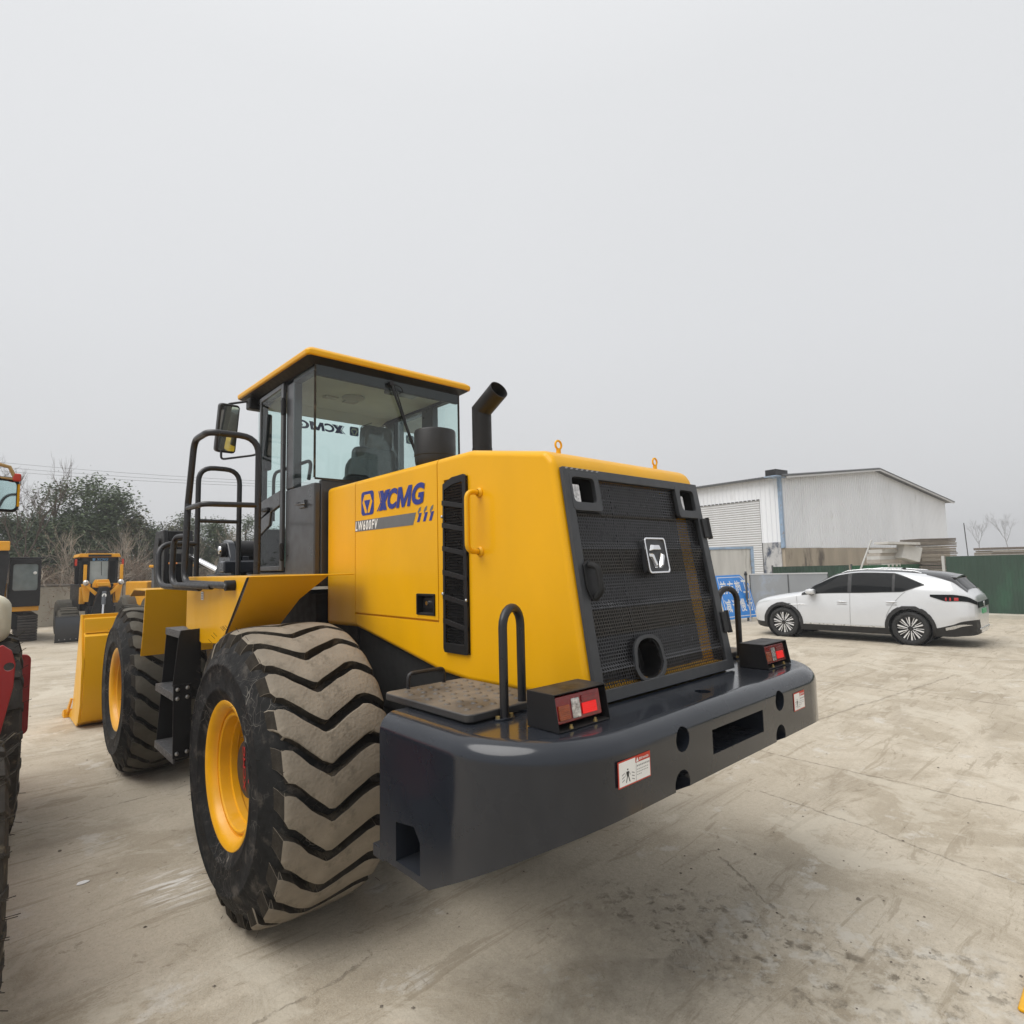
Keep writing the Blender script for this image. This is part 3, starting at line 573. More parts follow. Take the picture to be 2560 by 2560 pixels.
# lamp corners
def lampcorner(s):
    xo, xi = (-.535, -.328) if s < 0 else (.528, .330)
    lo, li = (-.528, -.352) if s < 0 else (.520, .360)
    if s < 0: out_ = rrect(xo, xi, gz(2.106), gz(2.285), .02); in_ = rrect(-.520, -.362, gz(2.146), gz(2.262), .022)
    else: out_ = rrect(xi, xo, gz(2.106), gz(2.285), .02); in_ = rrect(.372, .512, gz(2.148), gz(2.262), .022)
    m = MB(); ringplate(m, out_, in_, GF4 @ Matrix.Translation((0, 0, .0035)), .0225); o = m.build('lamp_bezel', GF, grille, bevel=.003, seg=2)
    a0, a1 = (-.53, -.352) if s < 0 else (.362, .522)
    m = MB(); b0 = [GF4 @ Vector((x, gz(z), n)) for n in (.004, -.14) for x, z in ((a0, 2.14), (a1, 2.14), (a1, 2.268), (a0, 2.268))]
    m.add(b0, [(0, 1, 5, 4), (1, 2, 6, 5), (2, 3, 7, 6), (3, 0, 4, 7), (4, 5, 6, 7)]); m.build('lamp_box', DKV, grille, smooth=False, recalc=False)
    c = (-.478 if s < 0 else .408); m = MB(); plate(m, rrect(c - .045, c + .045, gz(2.145), gz(2.242), .012), GF4 @ Matrix.Translation((0, 0, -.055)), .048)
    l = m.build('work_lamp', LENSW, grille, bevel=.006)
lampcorner(-1); lampcorner(1)
# perforated sheet: zig-zag in section, one mesh of hexagonal holes
prof_pts = [(1.335, 0), (1.405, .020), (1.435, -.004), (1.55, -.008), (1.668, .020), (1.70, -.004), (1.82, -.010), (1.935, .020), (1.967, -.004), (2.09, -.010), (2.10, 0), (2.262, .004)]
def goff(z):
    for (a, o0), (b_, o1) in zip(prof_pts, prof_pts[1:]):
        if a <= z <= b_: return o0 + (o1 - o0) * (z - a) / (b_ - a)
    return 0
m = MB(); pitch = .0172; rh = pitch * math.sqrt(3) / 2
V = []; F = []; key = {}
def vid(x, t):
    k = (round(x, 4), round(t, 4))
    if k not in key: key[k] = len(V); V.append(GF4 @ Vector((x, t, goff(1.2789 + t / sl) - .004)))
    return key[k]
rows = int((gz(2.262) - gz(1.335)) / rh); hexr = pitch / math.sqrt(3); hi_ = hexr * .64
for j in range(rows):
    cy = gz(1.335) + (j + .5) * rh; zc = 1.2789 + cy / sl
    for i in range(63):
        cx = -.520 + (i + (.5 if j % 2 else 0)) * pitch
        if cx > .527: continue
        if zc > 2.095 and abs(cx) > .33: continue
        du, dv = cx + .155, zc - 1.425
        if (du / .095) ** 2 + (dv / .09) ** 2 < 1: continue
        o6 = [vid(cx + hexr * math.cos(R(30 + 60 * k)), cy + hexr * math.sin(R(30 + 60 * k))) for k in range(6)]
        n0 = len(V)
        for k in range(6):
            t = cy + hi_ * math.sin(R(30 + 60 * k)); V.append(GF4 @ Vector((cx + hi_ * math.cos(R(30 + 60 * k)), t, goff(1.2789 + t / sl) - .004)))
        for k in range(6): F.append((o6[k], o6[(k + 1) % 6], n0 + (k + 1) % 6, n0 + k))
m.add(V, F)
kind(m.build('perforated_sheet', MESHG, grille, smooth=False, recalc=False), 'stuff')
# crank hole ring
def egg(rx, rz, cx=-.155, cz=1.425, n=24): 
    P = []
    for k in range(n):
        a = 2 * math.pi * k / n; c, s_ = math.cos(a), math.sin(a)
        P.append((cx + rx * math.copysign(abs(c) ** .85, c) * (1 if s_ < 0 else .92), gz(cz) + rz * math.copysign(abs(s_) ** .8, s_)))
    return P
m = MB(); ringplate(m, egg(.128, .108), egg(.104, .090), GF4 @ Matrix.Translation((0, 0, .002)), .016); m.build('service_port', GF, grille, bevel=.003)
m = MB(); ringplate(m, egg(.106, .092), egg(.104, .090), GF4 @ Matrix.Translation((0, 0, -.16)), .16); plate(m, egg(.106, .092), GF4 @ Matrix.Translation((0, 0, -.165)), .004); m.build('port_tunnel', BK, grille)
# emblem plate
m = MB(); EM = GF4 @ Matrix.Translation((.021, gz(1.898), .030)); ringplate(m, rrect(-.090, .090, -.090, .090, .018), rrect(-.081, .081, -.081, .081, .014), EM, .012); emb = m.build('emblem_plate', CHR, grille, bevel=.002)
m = MB(); plate(m, rrect(-.083, .083, -.083, .083, .014), EM @ Matrix.Translation((0, 0, -.028)), .030); m.build('emblem_backing', GF, emb)
m = MB(); top, lf, rg, tri = emblem_polys(.168, .178)
for P in (top, lf, rg):
    cxx = sum(p[0] for p in P) / len(P); cyy = sum(p[1] for p in P) / len(P); n = len(P)
    T4 = EM @ Matrix.Translation((0, 0, .003)); lo_ = [T4 @ Vector((p[0], p[1], 0)) for p in P]; hi2 = [T4 @ Vector((cxx + (p[0] - cxx) * .62, cyy + (p[1] - cyy) * .7, .014)) for p in P]
    m.loft([lo_, hi2])
m.build('emblem_stroke', CHR, emb, bevel=.002, seg=2)
# latch handle with rubber boot, hinges
m = MB(); H4 = GF4 @ Matrix.Translation((-.508, 0, .024))
plate(m, [(-.035, gz(1.86)), (.005, gz(1.885)), (.03, gz(1.86)), (.045, gz(1.80)), (.05, gz(1.74)), (.03, gz(1.70)), (-.01, gz(1.705)), (-.035, gz(1.76))], H4, .012)
hd = m.build('grille_handle', BK, grille, bevel=.004)
m = MB(); m.tube(fillet([H4 @ Vector((.0, gz(1.86), .01)), H4 @ Vector((.008, gz(1.845), .05)), H4 @ Vector((.012, gz(1.74), .05)), H4 @ Vector((.01, gz(1.715), .01))], .02), .014, 10); m.build('handle_grip', DKV, hd)
for z in (2.05, 1.53):
    m = MB(); plate(m, rrect(.535, .60, gz(z - .055), gz(z + .055), .008), GF4 @ Matrix.Translation((0, 0, .014)), .022); hg = m.build('hinge', BK, grille, bevel=.004)
    m = MB(); m.cyl(GF4 @ Vector((.598, gz(z - .06), .03)), GF4 @ Vector((.598, gz(z + .06), .03)), .013, 10); m.build('hinge_pin', BK, hg)
    for s in (-1, 1): m = MB(); c = GF4 @ Vector((.603, gz(z + s * .05), .018)); m.cyl(c, c + gn * .022, .008, 6); m.build('hinge_bolt', BRASS, hg)
# slotted pressing above the grille: light on its louvres painted as pale dashes
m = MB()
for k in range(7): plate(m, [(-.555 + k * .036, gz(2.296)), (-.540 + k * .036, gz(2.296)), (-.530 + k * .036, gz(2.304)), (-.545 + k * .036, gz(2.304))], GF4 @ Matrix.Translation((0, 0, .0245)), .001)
m.build('lit_louvre_dash', PRINTG, grille, smooth=False)

# ---- lifting eyes, air intake, exhaust
for x in (-.41, .41):
    m = MB(); P = [Vector((x + .021 * math.cos(R(a)), .20, 2.452 + .021 * math.sin(R(a)))) for a in range(-80, 281, 20)]; m.tube(P, .0055, 8); m.cyl((x, .20, 2.40), (x, .20, 2.43), .012, 10); e_ = m.build('lifting_eye', YEL, LD)
    if x > 0: e_.rotation_euler = (0, 0, 0)
PC = (0.0, 1.826)
m = MB(); m.lathe([(.08, 2.45), (.08, 2.60), (.130, 2.605), (.145, 2.63), (.150, 2.66), (.150, 2.685), (.154, 2.688), (.154, 2.865), (.149, 2.878), (.12, 2.886), (.02, 2.89)], (PC[0], PC[1], 0), 'z', 40)
pc = m.build('pre_cleaner', mat('black_moulded_plastic', (.012, .012, .012), .5, var=.1, bump=.1, bscale=60, dust=.2, dustcol=(.12, .11, .1)), LD)
m = MB(); m.tube([(.0, 1.276, 2.44), (.0, 1.276, 2.66)], .068, 28); m.build('exhaust_stack', BK, LD)
def mitre_pipe():
    m = MB(); r = .066; n = 32; c0 = Vector((.0, 1.276, 2.92)); d1 = Vector((-.03, -.88, .46)).normalized(); rings = []; rin = []
    # lower collar, mitred bend, straight outlet with open end
    hv = Vector((d1.x, d1.y, 0)).normalized(); sdv = Vector((0, 0, 1)).cross(hv); nb = (Vector((0, 0, 1)) + d1).normalized()
    end = c0 + d1 * .215; ue = (Vector((0, 0, 1)) - d1 * d1.z).normalized(); se = d1.cross(ue)
    for rr_, lst in ((r, rings), (r * .94, rin)):
        base = [c0 + Vector((0, 0, -.30)) + hv * rr_ * math.cos(2 * math.pi * k / n) + sdv * rr_ * math.sin(2 * math.pi * k / n) for k in range(n)]
        mid = []
        for p in base:
            q = p.copy(); q.z = 0; t = (c0 - q).dot(nb) / nb.z; mid.append(q + Vector((0, 0, t)))
        tip = []
        for p in mid:
            t = (end - p).dot(d1); tip.append(p + d1 * t)
        lst += [base, mid, tip]
    m.loft(rings, 0, False); m.loft([rin[1], rin[2]], 1, False)
    V = rings[2] + rin[2]; m.add(V, [(i, (i + 1) % n, n + (i + 1) % n, n + i) for i in range(n)], 0)
    m.add(rin[1], [tuple(range(n))], 1)
    return m
mitre_pipe().build('exhaust_outlet', [BK, DKV], LD, angle=25, recalc=False)

# ---- cab
CX, CY0, CY1, CZ0, CZS, CZT = .67, 2.41, 3.74, 1.75, 2.545, 3.41
CABG = mat('cab_frame_grey', (.042, .044, .048), .36, var=.1, scale=4, coat=.3, dust=.1)
def loop(z, ix=0, y0=2.30, y1=3.92, hx=.77, ch=.10): 
    return [(-hx + ix, y0 + ix + ch, z), (-hx + ix + ch * .6, y0 + ix, z), (hx - ix - ch * .6, y0 + ix, z), (hx - ix, y0 + ix + ch, z), (hx - ix, y1 - ix - ch, z), (hx - ix - ch, y1 - ix, z), (-hx + ix + ch, y1 - ix, z), (-hx + ix, y1 - ix - ch, z)]
m = MB(); m.loft([loop(3.452, 0, 2.33, 3.90, .765, .03), loop(3.49, -.004, 2.33, 3.90, .765, .03), loop(3.522, .035, 2.33, 3.90, .765, .03), loop(3.535, .16, 2.33, 3.90, .765, .03)]); roof = m.build('cab_roof', YEL, LD, bevel=.012, seg=3)
m = MB(); m.loft([loop(3.405, .085, 2.33, 3.90, .765, .03), loop(3.452, .010, 2.33, 3.90, .765, .03)]); m.build('roof_underside', BK, roof, bevel=.01)
# floor tub and lower body
m = MB(); m.box(-CX, -CX + .05, CY0 + .0, 2.955, CZ0, 2.515); m.box(CX - .05, CX, CY0, 2.955, CZ0, 2.515); m.box(-CX + .05, CX - .05, CY0, CY0 + .04, CZ0, 2.54); m.box(-CX + .05, CX - .05, CY0 + .04, CY1, CZ0, CZ0 + .08)
m.box(-CX + .05, CX - .05, CY1 - .06, CY1, CZ0 + .08, 2.25); m.box(CX - .05, CX, 2.955, CY1, CZ0, 2.4); tub = m.build('cab_body', CABG, LD, bevel=.012, seg=3)
m = MB(); m.prism([(2.957, 1.76), (3.52, 1.76), (3.52, 1.86), (2.957, 1.86)], 'x', -CX, -CX + .045); m.build('cab_sill', CABG, LD, bevel=.006)
# posts
m = MB(); m.box(-CX, -CX + .07, 2.80, 2.955, 2.515, 3.41); m.box(CX - .07, CX, 2.72, 2.90, 2.515, 3.41); m.build('cab_post', CABG, LD, bevel=.012)
m = MB(); m.box(-CX, -CX + .055, 3.50, 3.565, 1.86, 3.41); m.box(CX - .055, CX, 3.42, 3.60, 2.3, 3.41); m.build('front_post', CABG, LD, bevel=.01)
m = MB(); m.box(-CX + .004, CX - .004, CY0 - .002, CY0 + .03, 3.33, 3.41); m.box(-CX, -CX + .06, CY0, CY1, 3.365, 3.41); m.box(CX - .06, CX, CY0, CY1, 3.365, 3.41); m.build('roof_rail', BK, LD, bevel=.006)
m = MB(); m.box(-CX + .07, CX - .07, CY0 + .035, CY1 - .02, 3.385, 3.41); lin = m.build('headliner', LINER, LD)
m = MB(); m.prism([(3.45, 3.385), (3.72, 3.385), (3.72, 3.35), (3.60, 3.345)], 'x', -.58, .58); m.build('visor_trim', LINER, LD, bevel=.01)
m = MB(); m.lathe([(.10, 3.384), (.10, 3.372), (.06, 3.366)], (-.08, 2.95, 0), 'z', 20, 0, True); m.box(-.30, -.18, 3.02, 3.10, 3.374, 3.384); m.box(-.10, .02, 3.05, 3.13, 3.374, 3.384); m.build('ceiling_vent', mat('ceiling_vent', (.30, .30, .29), .6), LD, bevel=.004)
m = MB(); m.box(.02, .30, 2.45, 2.60, 3.35, 3.384); m.build('wiper_motor', CABG, LD, bevel=.01)
# glazing
def pane(name, pts, n=None, t=.005, par=None, mt=None):
    P = [Vector(p) for p in pts]; nn = (P[1] - P[0]).cross(P[2] - P[0]).normalized(); m = MB(); k = len(P)
    m.add([p + nn * t / 2 for p in P] , [tuple(range(k))]); return m.build(name, mt or GLASS, par or LD, smooth=False, recalc=False)
pane('rear_window', [(-CX + .002, CY0 - .004, 2.55), (CX - .002, CY0 - .004, 2.55), (CX - .002, CY0 - .004, 3.43), (-CX + .002, CY0 - .004, 3.43)])
pane('quarter_window', [(-CX - .003, 2.80, 2.525), (-CX - .003, 2.413, 2.552), (-CX - .003, 2.413, 3.41), (-CX - .003, 2.80, 3.40)])
pane('quarter_window', [(CX + .003, 2.413, 2.55), (CX + .003, 2.74, 2.53), (CX + .003, 2.74, 3.40), (CX + .003, 2.413, 3.41)])
pane('side_window', [(CX + .003, 2.88, 2.42), (CX + .003, 3.45, 2.42), (CX + .003, 3.45, 3.40), (CX + .003, 2.88, 3.40)])
pane('windshield', [(-CX + .05, CY1, 2.25), (CX - .05, CY1, 2.25), (CX - .05, CY1 - .01, 3.41), (-CX + .05, CY1 - .01, 3.41)])
pane('front_corner_window', [(-CX, 3.565, 2.0), (-CX, 3.565, 3.40), (-CX + .05, CY1, 3.40), (-CX + .05, CY1, 2.0)])
m = MB()
for s in (-1, 1): m.box(s * CX - .006, s * CX + .006, CY0 - .008, CY0 + .006, 2.552, 3.41)
m.box(-CX, CX, CY0 - .009, CY0 + .0, 2.538, 2.552); m.build('window_seal', RUBG, LD)
# door: frame, upper and lower glass, hinges, handle
dx = -CX - .012; DY0, DY1 = 2.962, 3.50
D4 = frame((dx, DY1, 0), SU, SV); DW = DY1 - DY0
lo = [(0, 1.87), (DW, 1.87), (DW, 3.40), (0, 3.385)]
m = MB()
def dplate(poly, t=.03, off=0): plate(m, poly, D4 @ Matrix.Translation((0, 0, -.018 + off)), t)
dplate([(0, 1.87), (.035, 1.87), (.035, 3.385), (0, 3.385)]); dplate([(DW - .05, 1.87), (DW, 1.87), (DW, 3.40), (DW - .05, 3.40)]); dplate([(.035, 3.345), (DW - .05, 3.36), (DW - .05, 3.40), (.035, 3.387)])
dplate([(.035, 1.87), (DW - .05, 1.87), (DW - .05, 1.91), (.035, 1.91)]); dplate([(.035, 2.30), (DW - .05, 2.40), (DW - .05, 2.52), (.035, 2.46)]); dplate([(.035, 2.17), (.26, 2.25), (.30, 2.40), (.035, 2.32)])
door = m.build('cab_door', CABG, LD, bevel=.006)
pane('door_glass', [D4 @ Vector(p) for p in ((.035, 2.46, .0), (DW - .05, 2.52, 0), (DW - .05, 3.36, 0), (.035, 3.345, 0))], par=door)
pane('lower_glass', [D4 @ Vector(p) for p in ((.035, 1.91, .0), (DW - .05, 1.91, 0), (DW - .05, 2.40, 0), (.035, 2.30, 0))], par=door)
for z in (3.20, 2.02): m = MB(); m.cyl((dx - .014, 2.957, z - .07), (dx - .014, 2.957, z + .07), .014, 10); m.box(dx - .018, dx + .006, 2.94, 3.0, z - .06, z + .06); m.build('door_hinge', BK, door, bevel=.003)
m = MB(); m.box(dx - .035, dx - .012, 3.22, 3.36, 2.37, 2.40); m.cyl((dx - .024, 3.24, 2.385), (dx - .0, 3.24, 2.385), .014, 10); m.build('door_handle', BK, door, bevel=.004)
m = MB(); m.obox((-CX - .008, 2.60, 2.37), (.016, .10, .06)); m.tube(fillet([(-CX - .012, 2.65, 2.385), (-CX - .05, 2.64, 2.37), (-CX - .05, 2.56, 2.36), (-CX - .015, 2.535, 2.365)], .015), .008, 8); m.build('door_catch', CABG, tub, bevel=.003)
m = MB(); m.tube(fillet([(-CX + .07, 3.40, 2.3), (-CX + .07, 3.40, 2.72), (-CX + .07, 2.62, 2.72), (-CX + .03, 2.58, 2.56)], .09, 6), .014, 10); m.build('inner_grab_rail', TUBE, LD)
# stickers on the windshield, seen from behind
m = MB(); W4 = frame((.30 + .04, CY1 + .003, 3.235), (-1, 0, 0), (0, 0, 1)); s_ = .085
plate(m, rrect(-.05, .05, 0, .095, .016), W4, .0005, 0)
m.add([W4 @ Vector((a * .05, .0475 + c * .0475, -.0012)) for a, c in ring], [tuple(range(6))], 1); m.add([W4 @ Vector((a * .05, .0475 + c * .0475, -.0024)) for a, c in ((-.50, .26), (.50, .26), (0, -.74))], [(0, 1, 2)], 0)
brand(m, frame((.245, CY1 + .004, 3.24), (-1, 0, 0), (0, 0, 1)), .085, .50, 0)
m.build('windshield_sticker', [BLUE, WHT], LD, smooth=False, recalc=False)
# seat
m = MB(); Z4 = frame((.0, 0, 0), (1, 0, 0), (0, 0, 1))
def pad(name, cx, cy, cz, w, h, d, lean=.12, par=None, mt=SEATM, r=.06):
    m = MB(); F4 = frame((cx, cy, cz), (1, 0, 0), (0, lean * -1, 1)); m = MB()
    rings = []
    for k, (tt, sc_) in enumerate(((-.5, .86), (-.42, .96), (-.2, 1), (.2, 1), (.42, .96), (.5, .86))):
        rings.append([F4 @ Vector((p[0] * sc_, p[1] * sc_, tt * d)) for p in rrect(-w / 2, w / 2, -h / 2, h / 2, min(w, h) * .28, 5)])
    m.loft(rings); return m.build(name, mt, None if par is False else (par or LD), angle=60)
seat = pad('seat', .14, 3.03, 2.66, .50, .44, .12)
pad('headrest', .165, 2.985, 3.045, .30, .23, .10, par=seat); pad('backrest_shoulder', .15, 3.0, 2.86, .42, .2, .10, par=seat)
m = MB(); m.box(-.12, .42, 3.02, 3.50, 2.36, 2.48); m.box(0.0, .30, 3.1, 3.4, 1.83, 2.36); m.build('seat_cushion', SEATM, seat, bevel=.03, seg=3)
pad('seat_base_cover', -.06, 2.92, 2.56, .26, .26, .1, par=seat, mt=BK)
m = MB(); m.tube(fillet([(.0, 2.965, 2.98), (-.01, 2.95, 3.13), (.10, 2.95, 3.18)], .03), .004, 6); m.build('headrest_wire', TUBE, seat)
pl_ = MB(); rings = []
for z, w, y in ((2.50, .60, 2.90), (2.70, .56, 2.915), (2.88, .47, 2.92), (3.0, .36, 2.92), (3.13, .35, 2.925), (3.19, .26, 2.95)):
    rings.append([(.15 - w / 2 + w * k / 9 + random.uniform(-.01, .01), y + random.uniform(-.012, .012) + .05 * abs(k / 4.5 - 1) ** 2, z + random.uniform(-.01, .01)) for k in range(10)])
pl_.loft(rings, 0, False, False); pl_.build('plastic_cover', FILM, seat, angle=50, recalc=False)
m = MB(); m.box(.50, .64, 2.78, 3.4, 1.83, 2.52); m.box(.52, .60, 2.9, 3.0, 2.52, 2.72); m.build('control_console', BK, LD, bevel=.02)
m = MB(); m.tube([(0.05, 3.62, 1.9), (.05, 3.45, 2.55)], .04, 10); P = [Vector((.05 + .19 * math.cos(R(a)), 3.42 + .1 * math.sin(R(a)), 2.57 + .15 * math.sin(R(a)))) for a in range(0, 361, 15)]; m.tube(P, .012, 8); m.build('steering_wheel', BK, LD)
m = MB(); rings = []
for z, w, y in ((1.9, .10, 3.35), (2.05, .17, 3.3), (2.2, .14, 3.25), (2.32, .05, 3.22)): rings.append([(-.48 + .06 * math.cos(R(a)), y + w * math.sin(R(a)), z) for a in range(0, 360, 30)])
m.loft(rings); m.build('wrapped_pedal_bag', mat('green_film', (.25, .40, .36), .25, var=.3, scale=20, bump=.5, bscale=30), LD, angle=60)
# rear wiper
m = MB(); a = Vector((-.04, CY0 - .03, 3.375)); b_ = Vector((.205, CY0 - .03, 2.80)); m.bar(a, a + (b_ - a) * .55, .016, .01, (0, -1, 0)); m.bar(a + Vector((.03, 0, 0)), a + (b_ - a) * .50 + Vector((.014, 0, 0)), .008, .008, (0, -1, 0)); m.bar(a + (b_ - a) * .36, b_, .016, .018, (0, -1, 0)); m.cyl(a + Vector((0, .03, .0)), a + Vector((0, -.015, 0)), .022, 12); m.build('rear_wiper', BK, LD)
m = MB(); m.tube(fillet([(.0, CY0 - .01, 3.38), (.05, CY0 - .04, 3.36), (.08, CY0 - .02, 3.33), (.05, CY0 - .01, 3.31)], .02), .004, 6); m.build('washer_hose', BK, LD)
# mirror and its arms
m = MB(); F4 = frame((-.900, 3.70, 3.13), (1, .05, 0), (0, -.24, 1)); plate(m, rrect(-.086, .086, -.215, .215, .03), F4 @ Matrix.Translation((0, 0, -.04)), .06)
mir = m.build('side_mirror', mat('mirror_plastic', (.012, .012, .012), .4), LD, bevel=.012, seg=3)
m = MB(); plate(m, rrect(-.07, .072, -.06, .195, .012), F4 @ Matrix.Translation((0, 0, .021)), .002); plate(m, rrect(-.07, .072, -.195, -.075, .012), F4 @ Matrix.Translation((0, 0, .021)), .002); m.build('mirror_face', MIRR, mir)
m = MB(); m.tube(fillet([(-.90, 3.72, 3.34), (-.88, 3.72, 3.36), (-.62, 3.66, 3.43)], .03), .010, 8); m.build('mirror_arm', TUBE, LD); m = MB(); m.tube(fillet([(-.945, 3.70, 2.93), (-.945, 3.70, 2.85), (-.70, 3.62, 2.90), (-.66, 3.58, 2.92)], .03), .010, 8); m.obox((-.665, 3.58, 2.915), (.05, .03, .05)); m.build('mirror_arm', TUBE, LD)
m = MB(); m.obox((-.675, 3.66, 3.37), (.14, .10, .10)); m.build('cab_work_lamp', BK, LD, bevel=.015)
m = MB(); m.box(-.66, -.60, 3.44, 3.50, 2.75, 3.25); m.build('inner_mirror', BK, LD, bevel=.015)

# ---- left platform with mudguard
def mudguard(s):
    m = MB(); x0, x1 = s * 1.33, s * .66
    # side plate, top plate, sloping back panel
    sidep = [(1.806, 1.842), (3.10, 1.842), (3.10, 1.480), (2.70, 1.392), (2.37, 1.417), (2.175, 1.497)]
    m.prism(sidep, 'x', x0, x0 - s * .008); m.box(min(x0 - s * .008, x1), max(x0 - s * .008, x1), 1.806, 3.10, 1.834, 1.842)
    bk = [(1.806, 1.834), (1.95, 1.69), (2.175, 1.497), (2.183, 1.503), (1.958, 1.697), (1.818, 1.834)]
    m.add([(x0 - s * .008, *bk[i]) for i in range(3)] + [(s * .84, *bk[0]), (s * .965, *bk[1]), (s * 1.02, *bk[2])], [(0, 1, 4, 3), (1, 2, 5, 4)])
    m.prism([(2.70, 1.392), (2.37, 1.417), (2.37, 1.425), (2.70, 1.400)], 'x', min(x0 - s * .008, x1), max(x0 - s * .008, x1))
    o = m.build('platform_mudguard', YEL, LD, bevel=.004, seg=2)
    m = MB(); m.prism([(1.800, 1.835), (2.172, 1.493), (2.186, 1.493), (1.815, 1.835)], 'x', x0 - s * .002, x0 + s * .004); m.build('edge_seal', RUBG, o)
    if s < 0:
        m = MB(); F4 = frame((-1.3315, 2.70, 1.685), SU, SV); plate(m, rrect(-.03, .03, 0, .055, .004), F4, .0006, 0)
        for k in range(3): m.add([F4 @ Vector((a, .008 + k * .016 + c, .0012)) for a, c in ((-.022, 0), (.02, 0), (.02, .006), (-.022, .006))], [(0, 1, 2, 3)], 1)
        m.build('data_label', [WHT, PRINTG], o, smooth=False)
    # guard over the front tyre
    m = MB(); a, b_ = min(s * 1.385, s * .80), max(s * 1.385, s * .80)
    pr = [(4.20, 1.735), (4.26, 1.36), (4.33, 1.155), (4.345, 1.155), (4.275, 1.36), (4.225, 1.722), (4.72, 1.722), (4.90, 1.66), (4.90, 1.675), (4.72, 1.737)]
    m.prism(pr, 'x', a, b_); m.build('front_mudguard', YEL, LD, bevel=.004)
mudguard(-1); mudguard(1)
# handrails
TB = .0225
m = MB(); m.tube(fillet([(-1.04, 2.5, 1.842), (-1.04, 2.5, 2.815), (-1.369, 2.5, 2.815), (-1.369, 2.845, 2.815), (-1.392, 2.875, 2.36), (-1.40, 2.90, 1.80), (-1.372, 2.03, 1.790)], [0, .13, .09, .09, .0, .12, 0], 6), TB, 12)
hr = m.build('platform_handrail', TUBE, LD)
m = MB(); m.tube(fillet([(-1.04, 2.5, 2.333), (-1.391, 2.5, 2.325), (-1.396, 2.855, 2.325)], .06, 5), TB * .82, 12); m.build('middle_rail', TUBE, hr)
m = MB(); m.tube(fillet([(-.875, 3.42, 1.842), (-.875, 3.42, 2.72), (-1.19, 3.42, 2.72), (-1.19, 3.42, 1.842)], .12, 6), TB * .9, 12); m.tube([(-.875, 3.42, 2.285), (-1.19, 3.42, 2.285)], TB * .7, 10); m.build('inner_handrail', TUBE, hr)
m = MB(); m.tube(fillet([(-1.19, 3.42, 2.10), (-1.46, 3.40, 2.10), (-1.475, 3.30, 1.78), (-1.36, 2.66, 1.765)], [0, .11, .12, 0], 6), TB * .9, 12); m.tube(fillet([(-1.392, 2.90, 2.13), (-1.44, 3.02, 2.13), (-1.45, 3.03, 1.79), (-1.385, 2.3, 1.782)], [0, .06, .12, 0], 6), TB * .9, 12); m.build('guard_loop', TUBE, hr)
m = MB(); m.cyl((-1.331, 2.03, 1.790), (-1.385, 2.03, 1.790), .032, 14); m.build('rail_flange', BK, hr); m = MB(); m.cyl((-1.331, 2.32, 1.79), (-1.36, 2.32, 1.79), .02, 12); m.build('rail_flange', BK, hr)
m = MB(); m.cyl((-1.385, 2.03, 1.79), (-1.392, 2.03, 1.79), .014, 6); m.box(-1.09, -.99, 2.46, 2.54, 1.842, 1.850); m.build('rail_bolt', STEEL, hr)
# ladder
m = MB()
m.prism([(-1.447, 1.485), (-1.32, 1.49), (-1.315, 1.035), (-1.40, 1.035), (-1.487, 1.123), (-1.458, 1.44)], 'y', 2.745, 2.755); m.prism([(-1.484, 1.13), (-1.375, 1.13), (-1.370, .655), (-1.478, .655)], 'y', 2.732, 2.744)
lad = m.build('ladder', BK, LD, bevel=.003)
m = MB(); m.prism([(-1.41, 1.47), (-1.30, 1.47), (-1.33, .63), (-1.46, .63)], 'y', 3.295, 3.305); m.build('ladder_side', BK, lad, bevel=.003)
for z, x0, x1 in ((1.47, -1.42, -1.30), (1.07, -1.475, -1.345), (.665, -1.47, -1.355)):
    m = MB(); m.box(x0, x1, 2.757, 3.294, z - .014, z); m.box(x0, x0 + .012, 2.757, 3.294, z - .05, z - .014); m.build('ladder_step', mat('worn_step', (.06, .06, .062), .45, var=.25, scale=30, wear=(.2, .2, .2), wearscale=30, wearlo=.58), lad, bevel=.002)
m = MB()
for x, z in ((-1.46, 1.10), (-1.40, 1.105), (-1.46, 1.04), (-1.40, 1.045), (-1.455, .685), (-1.395, .69)): m.lathe([(.014, 0), (.012, -.008), (.005, -.011)], (x, 2.732, z), 'y', 10, 0, True)
m.build('ladder_bolt', STEEL, lad)

# ---- wheels
def tyre_r(u):
    """outer tread radius over u (0 = outer shoulder, 1 = inner shoulder)"""
    pts = [(-.22, .63), (-.12, .70), (-.04, .742), (.05, .764), (.2, .776), (.5, .780), (.8, .776), (.95, .764), (1.04, .742), (1.12, .70), (1.22, .63)]
    for (a, ra), (b_, rb) in zip(pts, pts[1:]):
        if a <= u <= b_: return ra + (rb - ra) * (u - a) / (b_ - a)
def tyre_x(u): 
    w = .56; x = -(u - .5) * w
    if u < 0: x = w / 2 + (-u) * .16
    if u > 1: x = -w / 2 - (u - 1) * .16
    return x
def gwave(u):
    pts = [(-.22, .10), (0, .03), (.09, .005), (.20, -.065), (.36, -.14), (.40, -.142), (.58, -.088), (.76, -.040), (.83, -.040), (.93, -.075), (1.0, -.105), (1.22, -.17)]
    for (a, ra), (b_, rb) in zip(pts, pts[1:]):
        if a <= u <= b_: return ra + (rb - ra) * (u - a) / (b_ - a)
NL = 24
